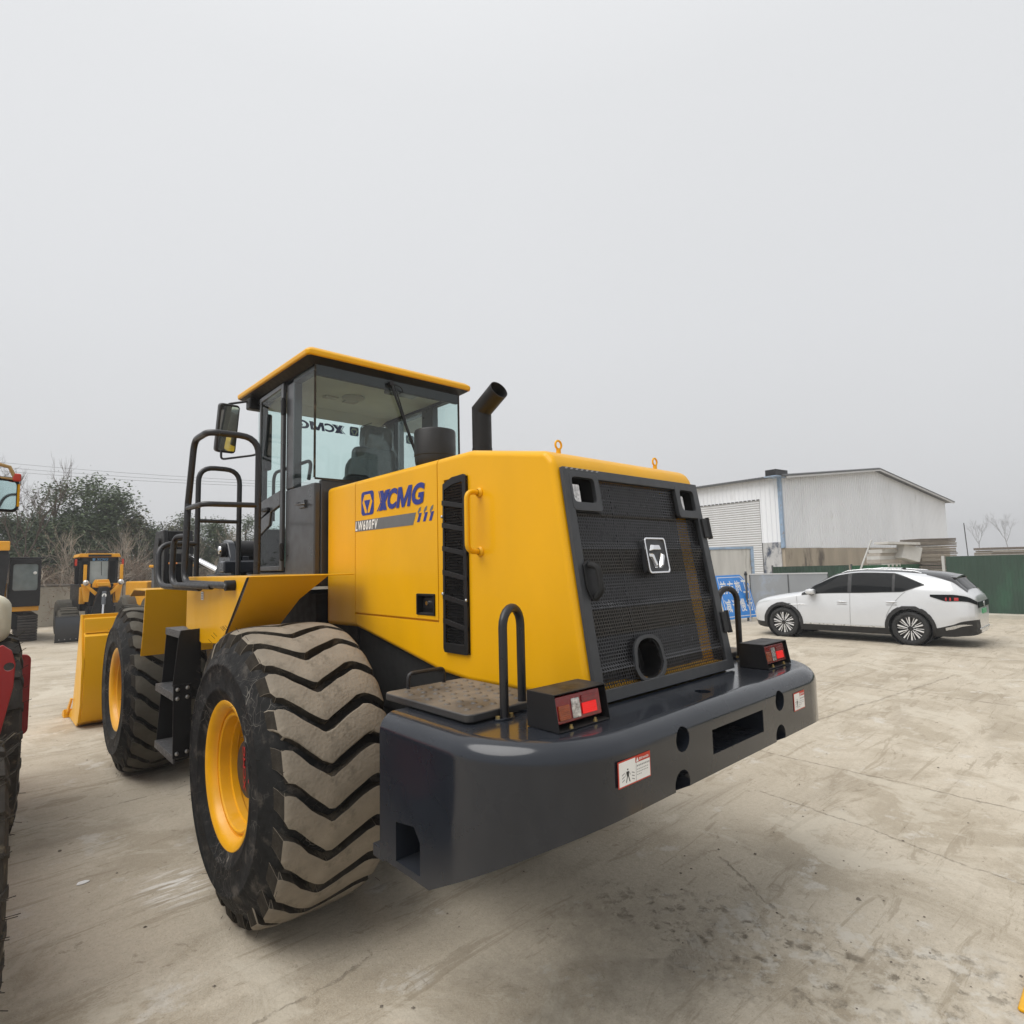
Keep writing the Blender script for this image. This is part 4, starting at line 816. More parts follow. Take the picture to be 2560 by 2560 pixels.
def lug_mesh(seed=0):
    rg = np.random.default_rng(seed)
    us = [-.20, -.11, -.03, .02, .07, .13, .19, .25, .31, .345, .37, .40, .45, .52, .59, .66, .72, .77, .81, .85, .90, .95, .985, 1.03, 1.11, 1.2]; ph = .104; T = []; B = []
    for u in us:
        r = tyre_r(u); x = tyre_x(u); c = gwave(u) / .78; hw = .083 + (.010 if 0 < u < 1 else -.012) + rg.uniform(-.004, .003); d = .052 if 0 <= u <= 1 else .03
        for s in (-1, 1):
            a = c + s * (hw + rg.uniform(-.003, .003)); a2 = c + s * (hw + .012)
            T.append((x, r * math.sin(a), r * math.cos(a))); rb = r - d; xb = x if 0 <= u <= 1 else x - math.copysign(.012, .5 - u)
            B.append((xb, rb * math.sin(a2), rb * math.cos(a2)))
    n = len(us); V = T + B; F = []; MI = []
    for i in range(n - 1):
        a, b_, c, d = 2 * i, 2 * i + 1, 2 * i + 3, 2 * i + 2; o = 2 * n; F.append((a, b_, c, d)); MI.append(0 if us[i] >= -.04 and us[i + 1] <= 1.04 else 1)
        F += [(a, d, o + d, o + a), (c, b_, o + b_, o + c)]; MI += [1, 1]
    F += [(0, 2 * n, 2 * n + 1, 1), (2 * n - 1, 4 * n - 1, 4 * n - 2, 2 * n - 2)]; MI += [1, 1]
    me = bpy.data.meshes.new('tread_lug'); me.from_pydata([(-x, y, z) for x, y, z in V], [], F)
    me.polygons.foreach_set('material_index', MI); bm = bmesh.new(); bm.from_mesh(me); bmesh.ops.recalc_face_normals(bm, faces=bm.faces[:])
    top_ = [e_ for e_ in bm.edges if len(e_.link_faces) == 2 and e_.calc_face_angle(0) > .6]
    bmesh.ops.bevel(bm, geom=top_, offset=.006, segments=2, profile=.5, affect='EDGES', clamp_overlap=True)
    bm.to_mesh(me); bm.free(); shade(me, 50); return me
LUG = [lug_mesh(k) for k in range(4)]; LUGF = [l.copy() for l in LUG]
for l in LUG:
    for q in (RUBT, RUBG): l.materials.append(q)
for l in LUGF:
    for q in (RUBD, RUBG): l.materials.append(q)
def make_wheel(lugmesh, cx, cy, s, rot0=0.0):
    """s = -1 left (outer face to -x), +1 right"""
    o = Vector((cx, cy, TR)); n = 72
    pr = [(.375, -.305), (.40, -.318), (.44, -.335), (.445, -.341), (.46, -.343), (.465, -.340), (.52, -.350), (.575, -.343), (.58, -.348), (.592, -.346), (.60, -.338), (.66, -.312), (.70, -.285), (.722, -.26), (.728, -.15), (.729, 0), (.728, .15), (.722, .26), (.70, .285), (.66, .312), (.60, .338), (.52, .350), (.45, .338), (.40, .318), (.375, .305)]
    m = MB(); m.lathe([(r, h * (1 if s < 0 else -1)) for r, h in pr], o, 'x', n); wh = m.build('wheel', RUB, LD, angle=60)
    k = -s
    def L_(pf): return [(r, -h * k) for r, h in pf]
    m = MB(); m.lathe(L_([(.374, .285), (.388, .300), (.390, .309), (.384, .314), (.372, .313), (.350, .300), (.335, .282), (.328, .262), (.330, .255), (.318, .252), (.312, .262), (.302, .265), (.294, .258), (.290, .215), (.289, .205), (.279, .20), (.278, .165), (.284, .16), (.283, .10), (.276, .06), (.272, .03), (.20, .02), (.17, .02)]), o, 'x', 64); m.build('rim', YEL2, wh, angle=30)
    m = MB(); m.lathe(L_([(.20, .02), (.20, .05), (.175, .06), (.168, .17), (.150, .205), (.14, .21), (.02, .212)]), o, 'x', 40, 0, True); m.build('hub', mat('hub_paint', (.030, .028, .028), .5, var=.2), wh, angle=30)
    m = MB()
    for j in range(16):
        a = 2 * math.pi * j / 16; c = o + Vector((-.02 * k, .235 * math.cos(a), .235 * math.sin(a))); m.cyl(c, c + Vector((-.035 * k, 0, 0)), .016, 6)
        c = o + Vector((-.052 * k, .190 * math.cos(a), .190 * math.sin(a))); m.cyl(c, c + Vector((-.016 * k, 0, 0)), .009, 6)
    m.build('wheel_nut', BK, wh)
    m = MB(); T4 = frame(o + Vector((-.2145 * k, -.02, -.115)), (0, .10, 1), (0, 1, 0) if k > 0 else (0, -1, 0)); text(m, 'XCMG', T4, .040, .235, .1, .03); T5 = frame(o + Vector((-.2145 * k, -.065, -.06)), (0, -.5, 1), (0, 1, 0) if k > 0 else (0, -1, 0)); m.add([T5 @ Vector(p) for p in ((0, 0, 0), (.06, 0, 0), (.06, .016, 0), (0, .016, 0))], [(0, 1, 2, 3)])
    m.build('hub_lettering', mat('red_hub_print', (.42, .02, .025), .5), wh, smooth=False, recalc=False)
    for j in range(NL):
        l = bpy.data.objects.new('tread_lug', lugmesh[(j * 7 + j // 3) % 4]); COL.objects.link(l); l.parent = wh
        mt_ = Matrix.Translation(o - OFF[wh.name]) @ Matrix.Rotation(2 * math.pi * j / NL + rot0, 4, 'X')
        if s > 0: mt_ = mt_ @ Matrix.Rotation(math.pi, 4, 'Z')
        l.matrix_basis = mt_
    # rubber whiskers left from the mould
    m = MB()
    for j in range(46):
        a = RNG.uniform(0, 6.28); u = RNG.choice([0, 0, 1]); rr_ = .77; c = o + Vector(((-.29 if u == 0 else .29) * k, rr_ * math.sin(a), rr_ * math.cos(a))); dd = Vector((-.018 * k if u == 0 else .018 * k, math.sin(a) * .025, math.cos(a) * .025)); m.tube([c, c + dd], .0013, 3)
    for j in range(26):
        a = RNG.uniform(0, 6.28); rr_ = RNG.uniform(.4, .68); c = o + Vector((-.335 * k, rr_ * math.sin(a), rr_ * math.cos(a))); m.tube([c, c + Vector((-.025 * k, RNG.uniform(-.008, .008), RNG.uniform(-.008, .008)))], .0013, 3)
    kind(m.build('rubber_whiskers', RUBG, wh), 'stuff')
    return wh
make_wheel(LUG, -1.125, YR, -1, .03); make_wheel(LUGF, -1.125, YR + WB, -1, .11); make_wheel(LUG, 1.125, YR, 1, .05); make_wheel(LUGF, 1.125, YR + WB, 1, .1)

# ---- front frame, boom, rocker, bucket
m = MB(); m.prism([(3.3, .9), (3.3, 1.3), (4.5, 1.5), (5.3, 1.75), (6.0, 1.85), (6.3, 1.6), (6.3, .6), (4.2, .55)], 'x', -.42, .42); m.build('front_chassis', BK, LD, bevel=.02)
m = MB(); m.prism([(5.45, 1.8), (5.50, 1.98), (5.58, 2.10), (5.66, 2.22), (5.80, 2.26), (5.90, 2.18), (5.98, 2.02), (6.15, 1.85), (6.15, 1.6), (5.45, 1.6)], 'x', -.30, -.20); m.prism([(5.45, 1.8), (5.50, 1.98), (5.58, 2.10), (5.66, 2.22), (5.80, 2.26), (5.90, 2.18), (5.98, 2.02), (6.15, 1.85), (6.15, 1.6), (5.45, 1.6)], 'x', .20, .30)
m.box(-.40, .40, 5.42, 5.60, 1.86, 2.0); tw = m.build('boom_tower', DG, LD, bevel=.025, seg=3)
m = MB(); m.cyl((-.20, 5.72, 2.13), (.20, 5.72, 2.13), .115, 24); m.cyl((-.36, 5.72, 2.13), (-.30, 5.72, 2.13), .085, 20); m.build('pivot_pin', BK, tw, bevel=.01)
m = MB(); m.lathe([(.05, 0), (.045, -.012), (.015, -.02)], (-.36, 5.72, 2.13), 'x', 14, 0, True); m.build('pin_cap', CHR, tw)
for s in (-.38, .38):
    m = MB(); m.prism([(5.62, 2.06), (5.8, 2.14), (6.6, 1.65), (7.4, .75), (7.3, .45), (7.0, .5), (6.4, 1.35), (5.62, 1.9)], 'x', s * .25 - .045, s * .25 + .045); m.build('lift_arm', DG, LD, bevel=.02)
m = MB(); m.prism([(7.30, 2.46), (7.75, 2.46), (7.9, 2.2), (7.75, 1.6), (7.55, 1.05), (7.35, 1.05), (7.25, 1.7), (7.22, 2.2)], 'x', -.62, -.56); m.prism([(7.30, 2.46), (7.75, 2.46), (7.9, 2.2), (7.75, 1.6), (7.55, 1.05), (7.35, 1.05), (7.25, 1.7), (7.22, 2.2)], 'x', -.32, -.26); m.box(-.56, -.32, 7.30, 7.36, 2.20, 2.45); m.box(-.60, -.28, 7.24, 7.30, 2.02, 2.14); m.box(-.56, -.32, 7.4, 7.7, 1.1, 2.0)
rk = m.build('rocker_arm', BK, LD, bevel=.015)
m = MB(); m.cyl((-.65, 7.48, 2.30), (-.24, 7.48, 2.30), .06, 18); m.build('rocker_pin', BK, rk)
m = MB(); m.tube([(-.35, 7.35, 2.14), (-.02, 6.4, 1.80)], .042, 16); rod = m.build('tilt_cylinder_rod', CHR, LD)
m = MB(); m.tube([(.10, 6.05, 1.69), (-.06, 6.5, 1.835)], .08, 16); m.build('tilt_cylinder', BK, LD)
def bucket():
    m = MB(); bp_ = [(7.40, 1.38), (7.40, 1.335), (7.33, 1.33), (7.29, 1.16), (7.22, 1.12), (7.18, .80), (7.18, .40), (7.22, .22), (7.32, .08), (7.46, .02), (8.30, .015)]
    ins = [(8.30, .045), (7.48, .055), (7.36, .11), (7.27, .24), (7.24, .40), (7.24, .80), (7.28, 1.10), (7.38, 1.29), (7.44, 1.38)]
    m.prism(bp_ + ins, 'x', -1.45, 1.45); o = m.build('bucket', YEL, LD, bevel=.006)
    sp_ = [(7.40, 1.38), (7.46, 1.38), (7.52, 1.15), (7.86, .16), (8.26, .06), (8.30, .015), (7.46, .015), (7.32, .08), (7.20, .30), (7.17, .82), (7.29, 1.14)]
    for s in (-1, 1):
        m = MB(); m.prism(sp_, 'x', s * 1.45, s * 1.475); m.build('bucket_side', YEL, o, bevel=.005)
        m = MB(); m.prism([(8.18, .0), (8.40, .0), (8.34, .07), (8.2, .11)], 'x', s * 1.44, s * 1.53); m.prism([(7.80, .30), (7.88, .30), (8.24, .09), (8.2, .03)], 'x', s * 1.476, s * 1.50); m.build('side_cutter', YEL2, o, bevel=.005)
    for x in np.linspace(-1.3, 1.3, 8):
        m = MB(); m.prism([(8.22, .01), (8.46, .02), (8.24, .09)], 'x', x - .05, x + .05); m.build('bucket_tooth', YEL2, o, bevel=.004)
    m = MB(); m.box(-1.44, 1.44, 7.26, 7.285, 1.155, 1.165)
    for x in (-.55, -.45, .45, .55): m.prism([(7.19, .30), (7.02, .42), (7.05, .62), (7.19, 1.0)], 'x', x - .02, x + .02)
    m.build('bucket_bracket', YEL, o, bevel=.004)
bucket()
#@@BACKGROUND@@
# ================================================================== WHITE CAR
def spline(ts, ys, t):
    """Catmull-Rom through (ts, ys), ts increasing"""
    t = min(max(t, ts[0]), ts[-1]); i = 0
    while i < len(ts) - 2 and t > ts[i + 1]: i += 1
    h = ts[i + 1] - ts[i]; u = (t - ts[i]) / h
    def tang(k):
        if k == 0: return (ys[1] - ys[0]) / (ts[1] - ts[0])
        if k == len(ts) - 1: return (ys[-1] - ys[-2]) / (ts[-1] - ts[-2])
        a = (ys[k] - ys[k - 1]) / (ts[k] - ts[k - 1]); b = (ys[k + 1] - ys[k]) / (ts[k + 1] - ts[k])
        return 0 if a * b < 0 else 2 * a * b / (a + b + 1e-9 if a + b >= 0 else a + b - 1e-9)
    m0, m1 = tang(i) * h, tang(i + 1) * h
    return (2 * u ** 3 - 3 * u * u + 1) * ys[i] + (u ** 3 - 2 * u * u + u) * m0 + (-2 * u ** 3 + 3 * u * u) * ys[i + 1] + (u ** 3 - u * u) * m1
CST = [  # y, floor(w,z), sill(w,z), mid(w,z), belt(w,z), edge(w,z), top z
 (-2.44, .42, .30, .52, .57, .58, .66, .56, .92, .50, .95, .965),
 (-2.40, .56, .27, .67, .57, .71, .66, .67, .97, .58, 1.02, 1.04),
 (-2.31, .66, .25, .78, .56, .80, .66, .75, 1.04, .62, 1.12, 1.15),
 (-2.18, .72, .24, .825, .53, .848, .65, .795, 1.08, .62, 1.26, 1.30),
 (-2.05, .75, .22, .845, .47, .862, .63, .815, 1.10, .60, 1.39, 1.46),
 (-1.60, .78, .21, .86, .36, .876, .62, .835, 1.10, .59, 1.475, 1.545),
 (-1.00, .80, .20, .865, .34, .878, .62, .835, 1.085, .61, 1.53, 1.585),
 (-.40, .80, .20, .865, .34, .876, .62, .83, 1.06, .61, 1.545, 1.59),
 (.05, .80, .20, .865, .34, .876, .62, .828, 1.05, .61, 1.49, 1.54),
 (.50, .80, .20, .865, .34, .876, .62, .83, 1.035, .64, 1.29, 1.34),
 (.95, .80, .20, .865, .34, .876, .62, .84, .985, .70, 1.06, 1.09),
 (1.40, .80, .20, .865, .35, .876, .62, .845, .90, .72, .985, 1.02),
 (1.75, .76, .20, .84, .35, .865, .60, .83, .83, .70, .92, .95),
 (1.95, .68, .22, .77, .36, .81, .58, .76, .77, .64, .85, .88),
 (2.07, .55, .25, .63, .38, .68, .56, .64, .70, .54, .76, .79),
 (2.13, .38, .28, .44, .40, .50, .54, .46, .64, .40, .69, .71)]
CT = [c[0] for c in CST]
def csec(y):
    v = [spline(CT, [c[k] for c in CST], y) for k in range(1, 12)]
    return [(v[0], v[1]), (v[2], v[3]), (v[4], v[5]), (v[6], v[7]), (v[8], v[9]), (v[8] * .55, v[10] * .85 + v[9] * .15), (0, v[10])]
def cpt(y, q, s=-1, off=0):
    """surface point; q runs 0..6 over the section's seven points (2 = widest, 3 = belt, 4 = roof edge)"""
    P = csec(y); ks = list(range(7)); x = spline(ks, [p[0] for p in P], q); z = spline(ks, [p[1] for p in P], q)
    p = Vector((s * x, y, z))
    if off:
        e_ = .02; a = cpt(min(y + e_, 2.13), q, s) - cpt(max(y - e_, -2.44), q, s); b = cpt(y, min(q + .05, 6), s) - cpt(y, max(q - .05, 0), s); n = a.cross(b).normalized()
        if n.x * s < -.001 or (abs(n.x) < .3 and n.z < 0): n = -n
        p += n * off
    return p
CARW = mat('white_car_paint', (.60, .615, .635), .2, var=.015, coat=.8, rvar=.05)
CLAD = mat('black_cladding', (.016, .016, .017), .55, var=.12, dust=.2)
CGL = mat('dark_window_glass', (.010, .011, .012), .05, var=.05, spec=.06, rvar=.02)
CSIL = mat('silver_trim', (.62, .63, .64), .3, metal=.6)
CROOF = mat('black_roof_paint', (.02, .02, .022), .18, coat=.6, rvar=.05)
CAR = thing('parked_car', 'white crossover car with tinted windows parked in front of the green fence', 'car', (0, 0, 0), local=True)
ysmp = sorted(set([round(y, 3) for y in np.linspace(-2.44, 2.13, 94)] + CT)); qs = [0, .5, 1, 1.001, 1.3, 1.7, 2, 2.3, 2.6, 3, 3.3, 3.7, 4, 4.3, 4.6, 5, 5.5, 6]
m = MB(); rings = []
for y in ysmp:
    half = [cpt(y, q, -1) for q in qs]; rings.append(half + [Vector((-p.x, p.y, p.z)) for p in half[:-1]][::-1])
n = len(rings[0]); V = [p for r_ in rings for p in r_]
for k in range(len(rings) - 1):
    for i in range(n):
        j = (i + 1) % n; zc = (rings[k][i].z + rings[k][j].z) / 2; ii = min(i, n - 1 - i) if i != n - 1 else 0
        m.f.append((k * n + i, k * n + j, (k + 1) * n + j, (k + 1) * n + i)); m.m.append(1 if ii < 2 or i >= n - 3 else 0)
m.v = [tuple(p) for p in V]; m.f += [tuple(range(n))[::-1], tuple(range((len(rings) - 1) * n, len(rings) * n))]; m.m += [0, 0]
body = m.build('car_body', [CARW, CLAD], CAR, angle=40)
WR, WX, WY = .350, .868, (1.31, -1.31)
cut(body, [MB().cyl((s * 1.2, y, WR + .015), (s * .52, y, WR + .015), WR + .055, 40) for s in (-1, 1) for y in WY], 40)
def patch(name, mt, ys, f0, f1, nq=6, s=-1, off=.006, par=CAR):
    m = MB(); V = []; F = []; ny = len(ys)
    for y in ys:
        a, b_ = f0(y), f1(y); V += [cpt(y, a + (b_ - a) * k / nq, s, off) for k in range(nq + 1)]
    for i in range(ny - 1):
        for k in range(nq): F.append((i * (nq + 1) + k, i * (nq + 1) + k + 1, (i + 1) * (nq + 1) + k + 1, (i + 1) * (nq + 1) + k))
    m.add(V, F); o = m.build(name, mt, par, angle=60)
    # make all faces look outwards
    me = o.data
    c = sum((p.normal.x * s for p in me.polygons)) if abs(sum(p.normal.x for p in me.polygons)) > .3 * len(me.polygons) else sum(p.normal.z for p in me.polygons)
    if c < 0: me.flip_normals()
    return o
LIN = lambda a, b_, n: [a + (b_ - a) * k / (n - 1) for k in range(n)]
def ramp(pts): return lambda y: spline([p[0] for p in pts], [p[1] for p in pts], y)
for s in (-1, 1):
    patch('window_trim', CLAD, LIN(-1.60, .86, 40), lambda y: 3.04 + (.30 * max(0, (-1.2 - y) / .4)) , lambda y: 3.90 - (.52 * max(0, (-1.05 - y) / .55)) - .45 * max(0, (y - .62) / .24), 6, s, .004)
    patch('side_window', CGL, LIN(-.14, .80, 18), lambda y: 3.08, lambda y: 3.84 - .45 * max(0, (y - .58) / .22), 6, s, .008)
    patch('side_window', CGL, LIN(-1.02, -.22, 14), lambda y: 3.08, lambda y: 3.84, 6, s, .008)
    patch('side_window', CGL, LIN(-1.54, -1.07, 10), lambda y: 3.08 + .26 * max(0, (-1.2 - y) / .34), lambda y: 3.83 - .42 * max(0, (-1.05 - y) / .49), 6, s, .008)
    patch('sill_trim', CSIL, LIN(-.92, .80, 20), lambda y: 1.02, lambda y: 1.16, 2, s, .006)
    # door shut lines and handles
    for y0, y1 in ((.92, .98), (-.17, -.19)):
        m = MB(); a = [cpt(y0 + (y1 - y0) * k / 10, 1.2 + 1.85 * k / 10, s, .002) for k in range(11)]; m.tube(a, .004, 4); m.build('door_gap', PRINTG, CAR)
    m = MB(); a = [cpt(-.98 - .28 * (k / 10) ** 2 + .1 * (1 - k / 10) - .0, 3.05 - 1.2 * (1 - k / 10), s, .002) for k in range(11)]; m.tube(a, .004, 4); m.build('door_gap', PRINTG, CAR)
    for y in (-.02, -1.0):
        m = MB(); P = [cpt(y + d_, 2.62 , s, .012) for d_ in (-.10, -.05, 0, .05, .10)]; m.tube(P, [.006, .013, .014, .013, .006], 8); m.build('door_handle', CARW, CAR)
        m = MB(); P = [cpt(y + d_, 2.50, s, .003) for d_ in (-.10, 0, .10)]; m.tube(P, .006, 6); m.build('handle_shadow_gap', PRINTG, CAR)
    m = MB(); P = [cpt(y, 2.42, s, .005) for y in LIN(.72, 1.15, 8)]; m.tube(P, [.004, .008, .009, .009, .009, .009, .008, .004], 6); m.build('fender_badge_strip', CSIL, CAR)
    # wing mirror
    m = MB(); c = cpt(.62, 3.05, s); F4 = frame(c + Vector((s * .13, .0, .06)), (1, 0, 0), (0, 0, 1)); rings = []
    for t_, sc_ in ((-.10, .75), (-.06, 1), (.0, .98), (.06, .8), (.10, .45)): rings.append([F4 @ Vector((p[0] * sc_, p[1] * sc_, -t_)) for p in rrect(-.10, .10, -.065, .065, .05, 5)])
    m.loft(rings); mm_ = m.build('wing_mirror', CARW, CAR, angle=60)
    m = MB(); m.bar(c + Vector((-s * .02, 0, 0)), c + Vector((s * .12, 0, .0)), .07, .05); m.build('mirror_foot', CLAD, mm_, bevel=.01)
    # headlamp
    patch('headlamp', mat('headlamp_glass', (.55, .57, .58), .08, coat=.6), LIN(1.62, 2.08, 12), lambda y: 3.0, lambda y: 3.0 + .75 * min(1, max(.12, (y - 1.6) / .3)), 4, s, .006)
    # tail lamp band on the flank
    patch('tail_lamp', CGL, LIN(-2.43, -1.70, 18), lambda y: 2.66 + .18 * max(0, (y + 1.95) / .25), lambda y: 2.93, 4, s, .008)
    for k, (ya, yb) in enumerate(((-1.98, -1.955), (-2.05, -2.025), (-2.17, -2.10))): patch('tail_lamp_bar', mat('dim_red_lamp', (.42, .03, .03), .25), LIN(ya, yb, 3), lambda y: 2.68, lambda y: 2.80, 2, s, .011)
    # wheel arch trim
    for y in WY:
        m = MB(); r0, r1, zc = WR + .045, WR + .115, WR + .015; V = []; F = []; na = 40
        for k in range(na + 1):
            a = R(-14 + 208 * k / na)
            for r_, dx_ in ((r0, .0), (r1, .0)):
                yy, zz = y + r_ * math.cos(a), max(.2, zc + r_ * math.sin(a)); yb = min(max(yy, -2.4), 2.08)
                best = min((abs(cpt(yb, q).z - zz), q) for q in LIN(0, 3, 61)); V.append(cpt(yb, best[1], s, .009))
        F = [(2 * k, 2 * k + 1, 2 * k + 3, 2 * k + 2) for k in range(na)]; m.add(V, F); m.build('wheel_arch', CLAD, CAR, angle=60)
        m = MB(); m.lathe([(WR + .05, s * .52), (WR + .05, s * .86)], (0, y, WR + .015), 'x', 40); m.lathe([(WR + .05, s * .52), (.02, s * .52)], (0, y, WR + .015), 'x', 40); m.build('arch_liner', DKV, CAR, recalc=False)
CTY = mat('car_tyre', (.018, .018, .018), .8, var=.2, bump=.1)
RIMD = mat('black_alloy', (.012, .012, .013), .3, coat=.4); RIMS = mat('machined_alloy', (.78, .78, .78), .3, metal=.25)
def car_wheel(y, s):
    o = Vector((0, y, WR)); xo = s * (WX - .0)
    f = lambda pr: [(r_, xo - s * d_) for r_, d_ in pr]
    m = MB(); m.lathe(f([(.250, .02), (.262, .004), (.285, -.004), (.32, .004), (.342, .02), (.350, .045), (.350, .17), (.342, .195), (.30, .21), (.23, .2)]), o, 'x', 48); w = m.build('car_wheel', CTY, CAR, angle=45)
    m = MB(); m.lathe(f([(.251, .02), (.256, .008), (.248, .006), (.242, .02), (.230, .10), (.10, .11), (.001, .11)]), o, 'x', 48); m.build('rim', RIMD, w, angle=30)
    m = MB(); m.lathe(f([(.045, .04), (.045, .012), (.03, .008), (.001, .008)]), o, 'x', 24); m.build('hub_cap', RIMD, w)
    for k in range(10):
        a = 2 * math.pi * k / 10 + .2; m = MB()
        def q(r_, da, d_): return o + Vector((xo - s * d_, r_ * math.sin(a + da), r_ * math.cos(a + da)))
        P = [(.05, -.14), (.05, .12), (.243, -.08), (.243, -.215)]; m.loft([[q(r_, da, .016) for r_, da in P], [q(r_, da, .045) for r_, da in P]]); m.build('spoke', RIMS, w, bevel=.003, seg=1)
        m = MB(); P = [(.09, .08), (.10, .20), (.240, .12), (.240, .065)]; m.loft([[q(r_, da, .03) for r_, da in P], [q(r_, da, .05) for r_, da in P]]); m.build('spoke', RIMS, w, bevel=.002, seg=1)
for y in WY:
    for s in (-1, 1): car_wheel(y, s)
# glass and roof over the top, both halves in one piece
def top_patch(name, mt, ya, yb, q0, ny=14, off=.006, nq=6):
    m = MB(); V = []; W = 2 * nq + 1
    for y in LIN(ya, yb, ny):
        h = [cpt(y, q0 + (6 - q0) * k / nq, -1, off) for k in range(nq + 1)]
        h[-1] = cpt(y, 6, -1) + Vector((0, 0, off)); V += h + [Vector((-p.x, p.y, p.z)) for p in h[:-1]][::-1]
    F = [(i * W + k, i * W + k + 1, (i + 1) * W + k + 1, (i + 1) * W + k) for i in range(ny - 1) for k in range(W - 1)]
    m.add(V, F); o = m.build(name, mt, CAR, angle=60, recalc=False); 
    if sum(p.normal.z for p in o.data.polygons) < 0: o.data.flip_normals()
    return o
top_patch('windshield', CGL, .90, .10, 4.15); top_patch('car_roof', CROOF, .06, -2.04, 4.12, 22, .007); top_patch('rear_window', CGL, -2.08, -2.29, 4.3, 8, .012)
for s in (-1, 1): patch('rear_pillar_trim', CROOF, LIN(-2.30, -1.62, 12), lambda y: 3.98 - .30 * min(1, max(0, (-1.62 - y) / .4)), lambda y: 4.28, 4, s, .009)
m = MB(); P = [Vector((x, -2.09 - .03 * (1 - (x / .56) ** 2), 1.462 - .05 * (x / .56) ** 2)) for x in LIN(-.56, .56, 9)]
m.loft([[p + Vector((0, .20, .03)), p + Vector((0, -.04, .0)), p + Vector((0, -.03, -.03)), p + Vector((0, .18, -.02))] for p in P]); m.build('roof_spoiler', CROOF, CAR, angle=50)
for s in (-1, 1):
    m = MB(); P = [cpt(y, 4.25, s) + Vector((0, 0, z)) for y, z in ((.02, .004), (-.10, .035), (-.5, .045), (-1.0, .04), (-1.40, .03), (-1.52, .0))]; m.tube(P, .014, 8); m.build('roof_rack_rail', CSIL, CAR)
m = MB(); m.loft([[Vector((x, -.95, 1.575)), Vector((x, -1.13, 1.56)), Vector((x, -1.12, 1.61)), Vector((x, -1.08, 1.615))] for x in (-.02, .02)]); m.build('roof_antenna', CLAD, CAR)
m = MB(); m.box(-.58, .58, -2.455, -2.435, .80, .925); m.build('rear_light_bar', CGL, CAR, bevel=.01)
m = MB(); m.cyl((0, -2.455, .865), (0, -2.461, .865), .055, 24); m.build('tailgate_badge', CSIL, CAR)
m = MB(); m.box(-.20, .20, -2.458, -2.438, .67, .77); m.build('number_plate', mat('green_number_plate', (.10, .42, .20), .4), CAR, bevel=.004)
m = MB(); m.box(-.50, .50, -2.452, -2.42, .36, .40); m.build('rear_bumper_trim', CSIL, CAR, bevel=.01)
for s in (-1, 1): patch('bumper_insert', CSIL, LIN(-2.34, -1.92, 10), lambda y: .62, lambda y: .62 + .26 * min(1, (y + 2.36) / .3), 3, s, .010)
CAR.location = (12.985, 3.235, 0); CAR.rotation_euler = (0, 0, R(.9))

# ================================================================== WAREHOUSE AND YARD EDGE (right)
CLADW = mat('white_sheet_cladding', (.80, .82, .85), .5, var=.05, scale=.6, wear=(.58, .58, .58), wearscale=1.6, wearlo=.6, stretch=(1, 1, .25))
SHUT = mat('grey_shutter', (.58, .585, .59), .5, var=.06, scale=1)
STAIN = mat('stained_concrete', (.38, .325, .25), .9, var=.16, scale=1.2, bump=.3, bscale=12, wear=(.115, .095, .075), wearscale=.9, wearlo=.53, stretch=(1, 1, .35), detail=8)
PLAS = mat('peeling_plaster', (.46, .46, .46), .85, var=.1, wear=(.05, .065, .10), wearscale=2.2, wearlo=.5, bump=.3, bscale=10, stretch=(1, 1, .6))
CONC = mat('streaked_concrete', (.52, .51, .48), .9, var=.12, scale=2, bump=.25, bscale=14, wear=(.22, .205, .18), wearscale=1.1, wearlo=.55, stretch=(2.2, 2.2, .22), detail=8)
BLUP = mat('pale_blue_paint', (.27, .37, .50), .5, var=.15, wear=(.26, .20, .15), wearscale=5, wearlo=.56)
ROOFM = mat('dark_roof_sheet', (.075, .078, .08), .5, var=.15)
WH = thing('warehouse', 'white corrugated metal warehouse with grey roller shutter and low gable roof', 'warehouse', (27.95, 11.1, 0), R(-6.7), local=True)
EL_, ER_, RZ, RU, GL, SL = 6.12, 5.80, 7.28, 10.9, 22.2, 16.0
def gab(u): return EL_ + (RZ - EL_) * u / RU if u < RU else RZ + (ER_ - RZ) * (u - RU) / (GL - RU)
def ribbed(u0, u1, z0f, z1f, ax, fixed, n, dep=.03, sgn=-1):
    """vertical-ribbed sheet between u0 and u1"""
    m = MB(); P = []
    for k in range(n):
        w = (u1 - u0) / n; a = u0 + k * w
        P += [(a, 0), (a + w * .62, 0), (a + w * .72, dep), (a + w * .90, dep)]
    P.append((u1, 0)); V = []
    for z in (0, 1):
        for u, d_ in P:
            zz = z1f(u) if z else z0f(u); V.append((u, fixed + sgn * d_, zz) if ax == 'u' else (fixed + sgn * d_, u, zz))
    L_ = len(P); m.add(V, [(i, i + 1, L_ + i + 1, L_ + i) for i in range(L_ - 1)]); return m
npan = 12
for k in range(npan):
    u0, u1 = .12 + (GL - .12) * k / npan, .12 + (GL - .12) * (k + 1) / npan - .03
    o = ribbed(u0, u1, lambda u: 2.44 + .01 * (k % 2), lambda u: gab(u) - .03, 'u', .006 * (k % 2), 8).build('wall_panel', CLADW, WH, smooth=False, recalc=False)
SH0, SH1, SHZ = 1.15, 6.2, 5.0
for k, (a, b_, z0, z1) in enumerate(((.10, SH0, 2.75, EL_ - .03), (SH1, 10.6, 2.4, EL_ - .03), (10.6, SL, 2.4, EL_ - .03))):
    ribbed(a, b_, lambda u: z0, lambda u: z1, 'v', 0, int((b_ - a) / .25)).build('wall_panel', CLADW, WH, smooth=False, recalc=False)
ribbed(SH0, SH1, lambda u: SHZ, lambda u: EL_ - .03, 'v', -.002, 20).build('wall_panel', CLADW, WH, smooth=False, recalc=False)
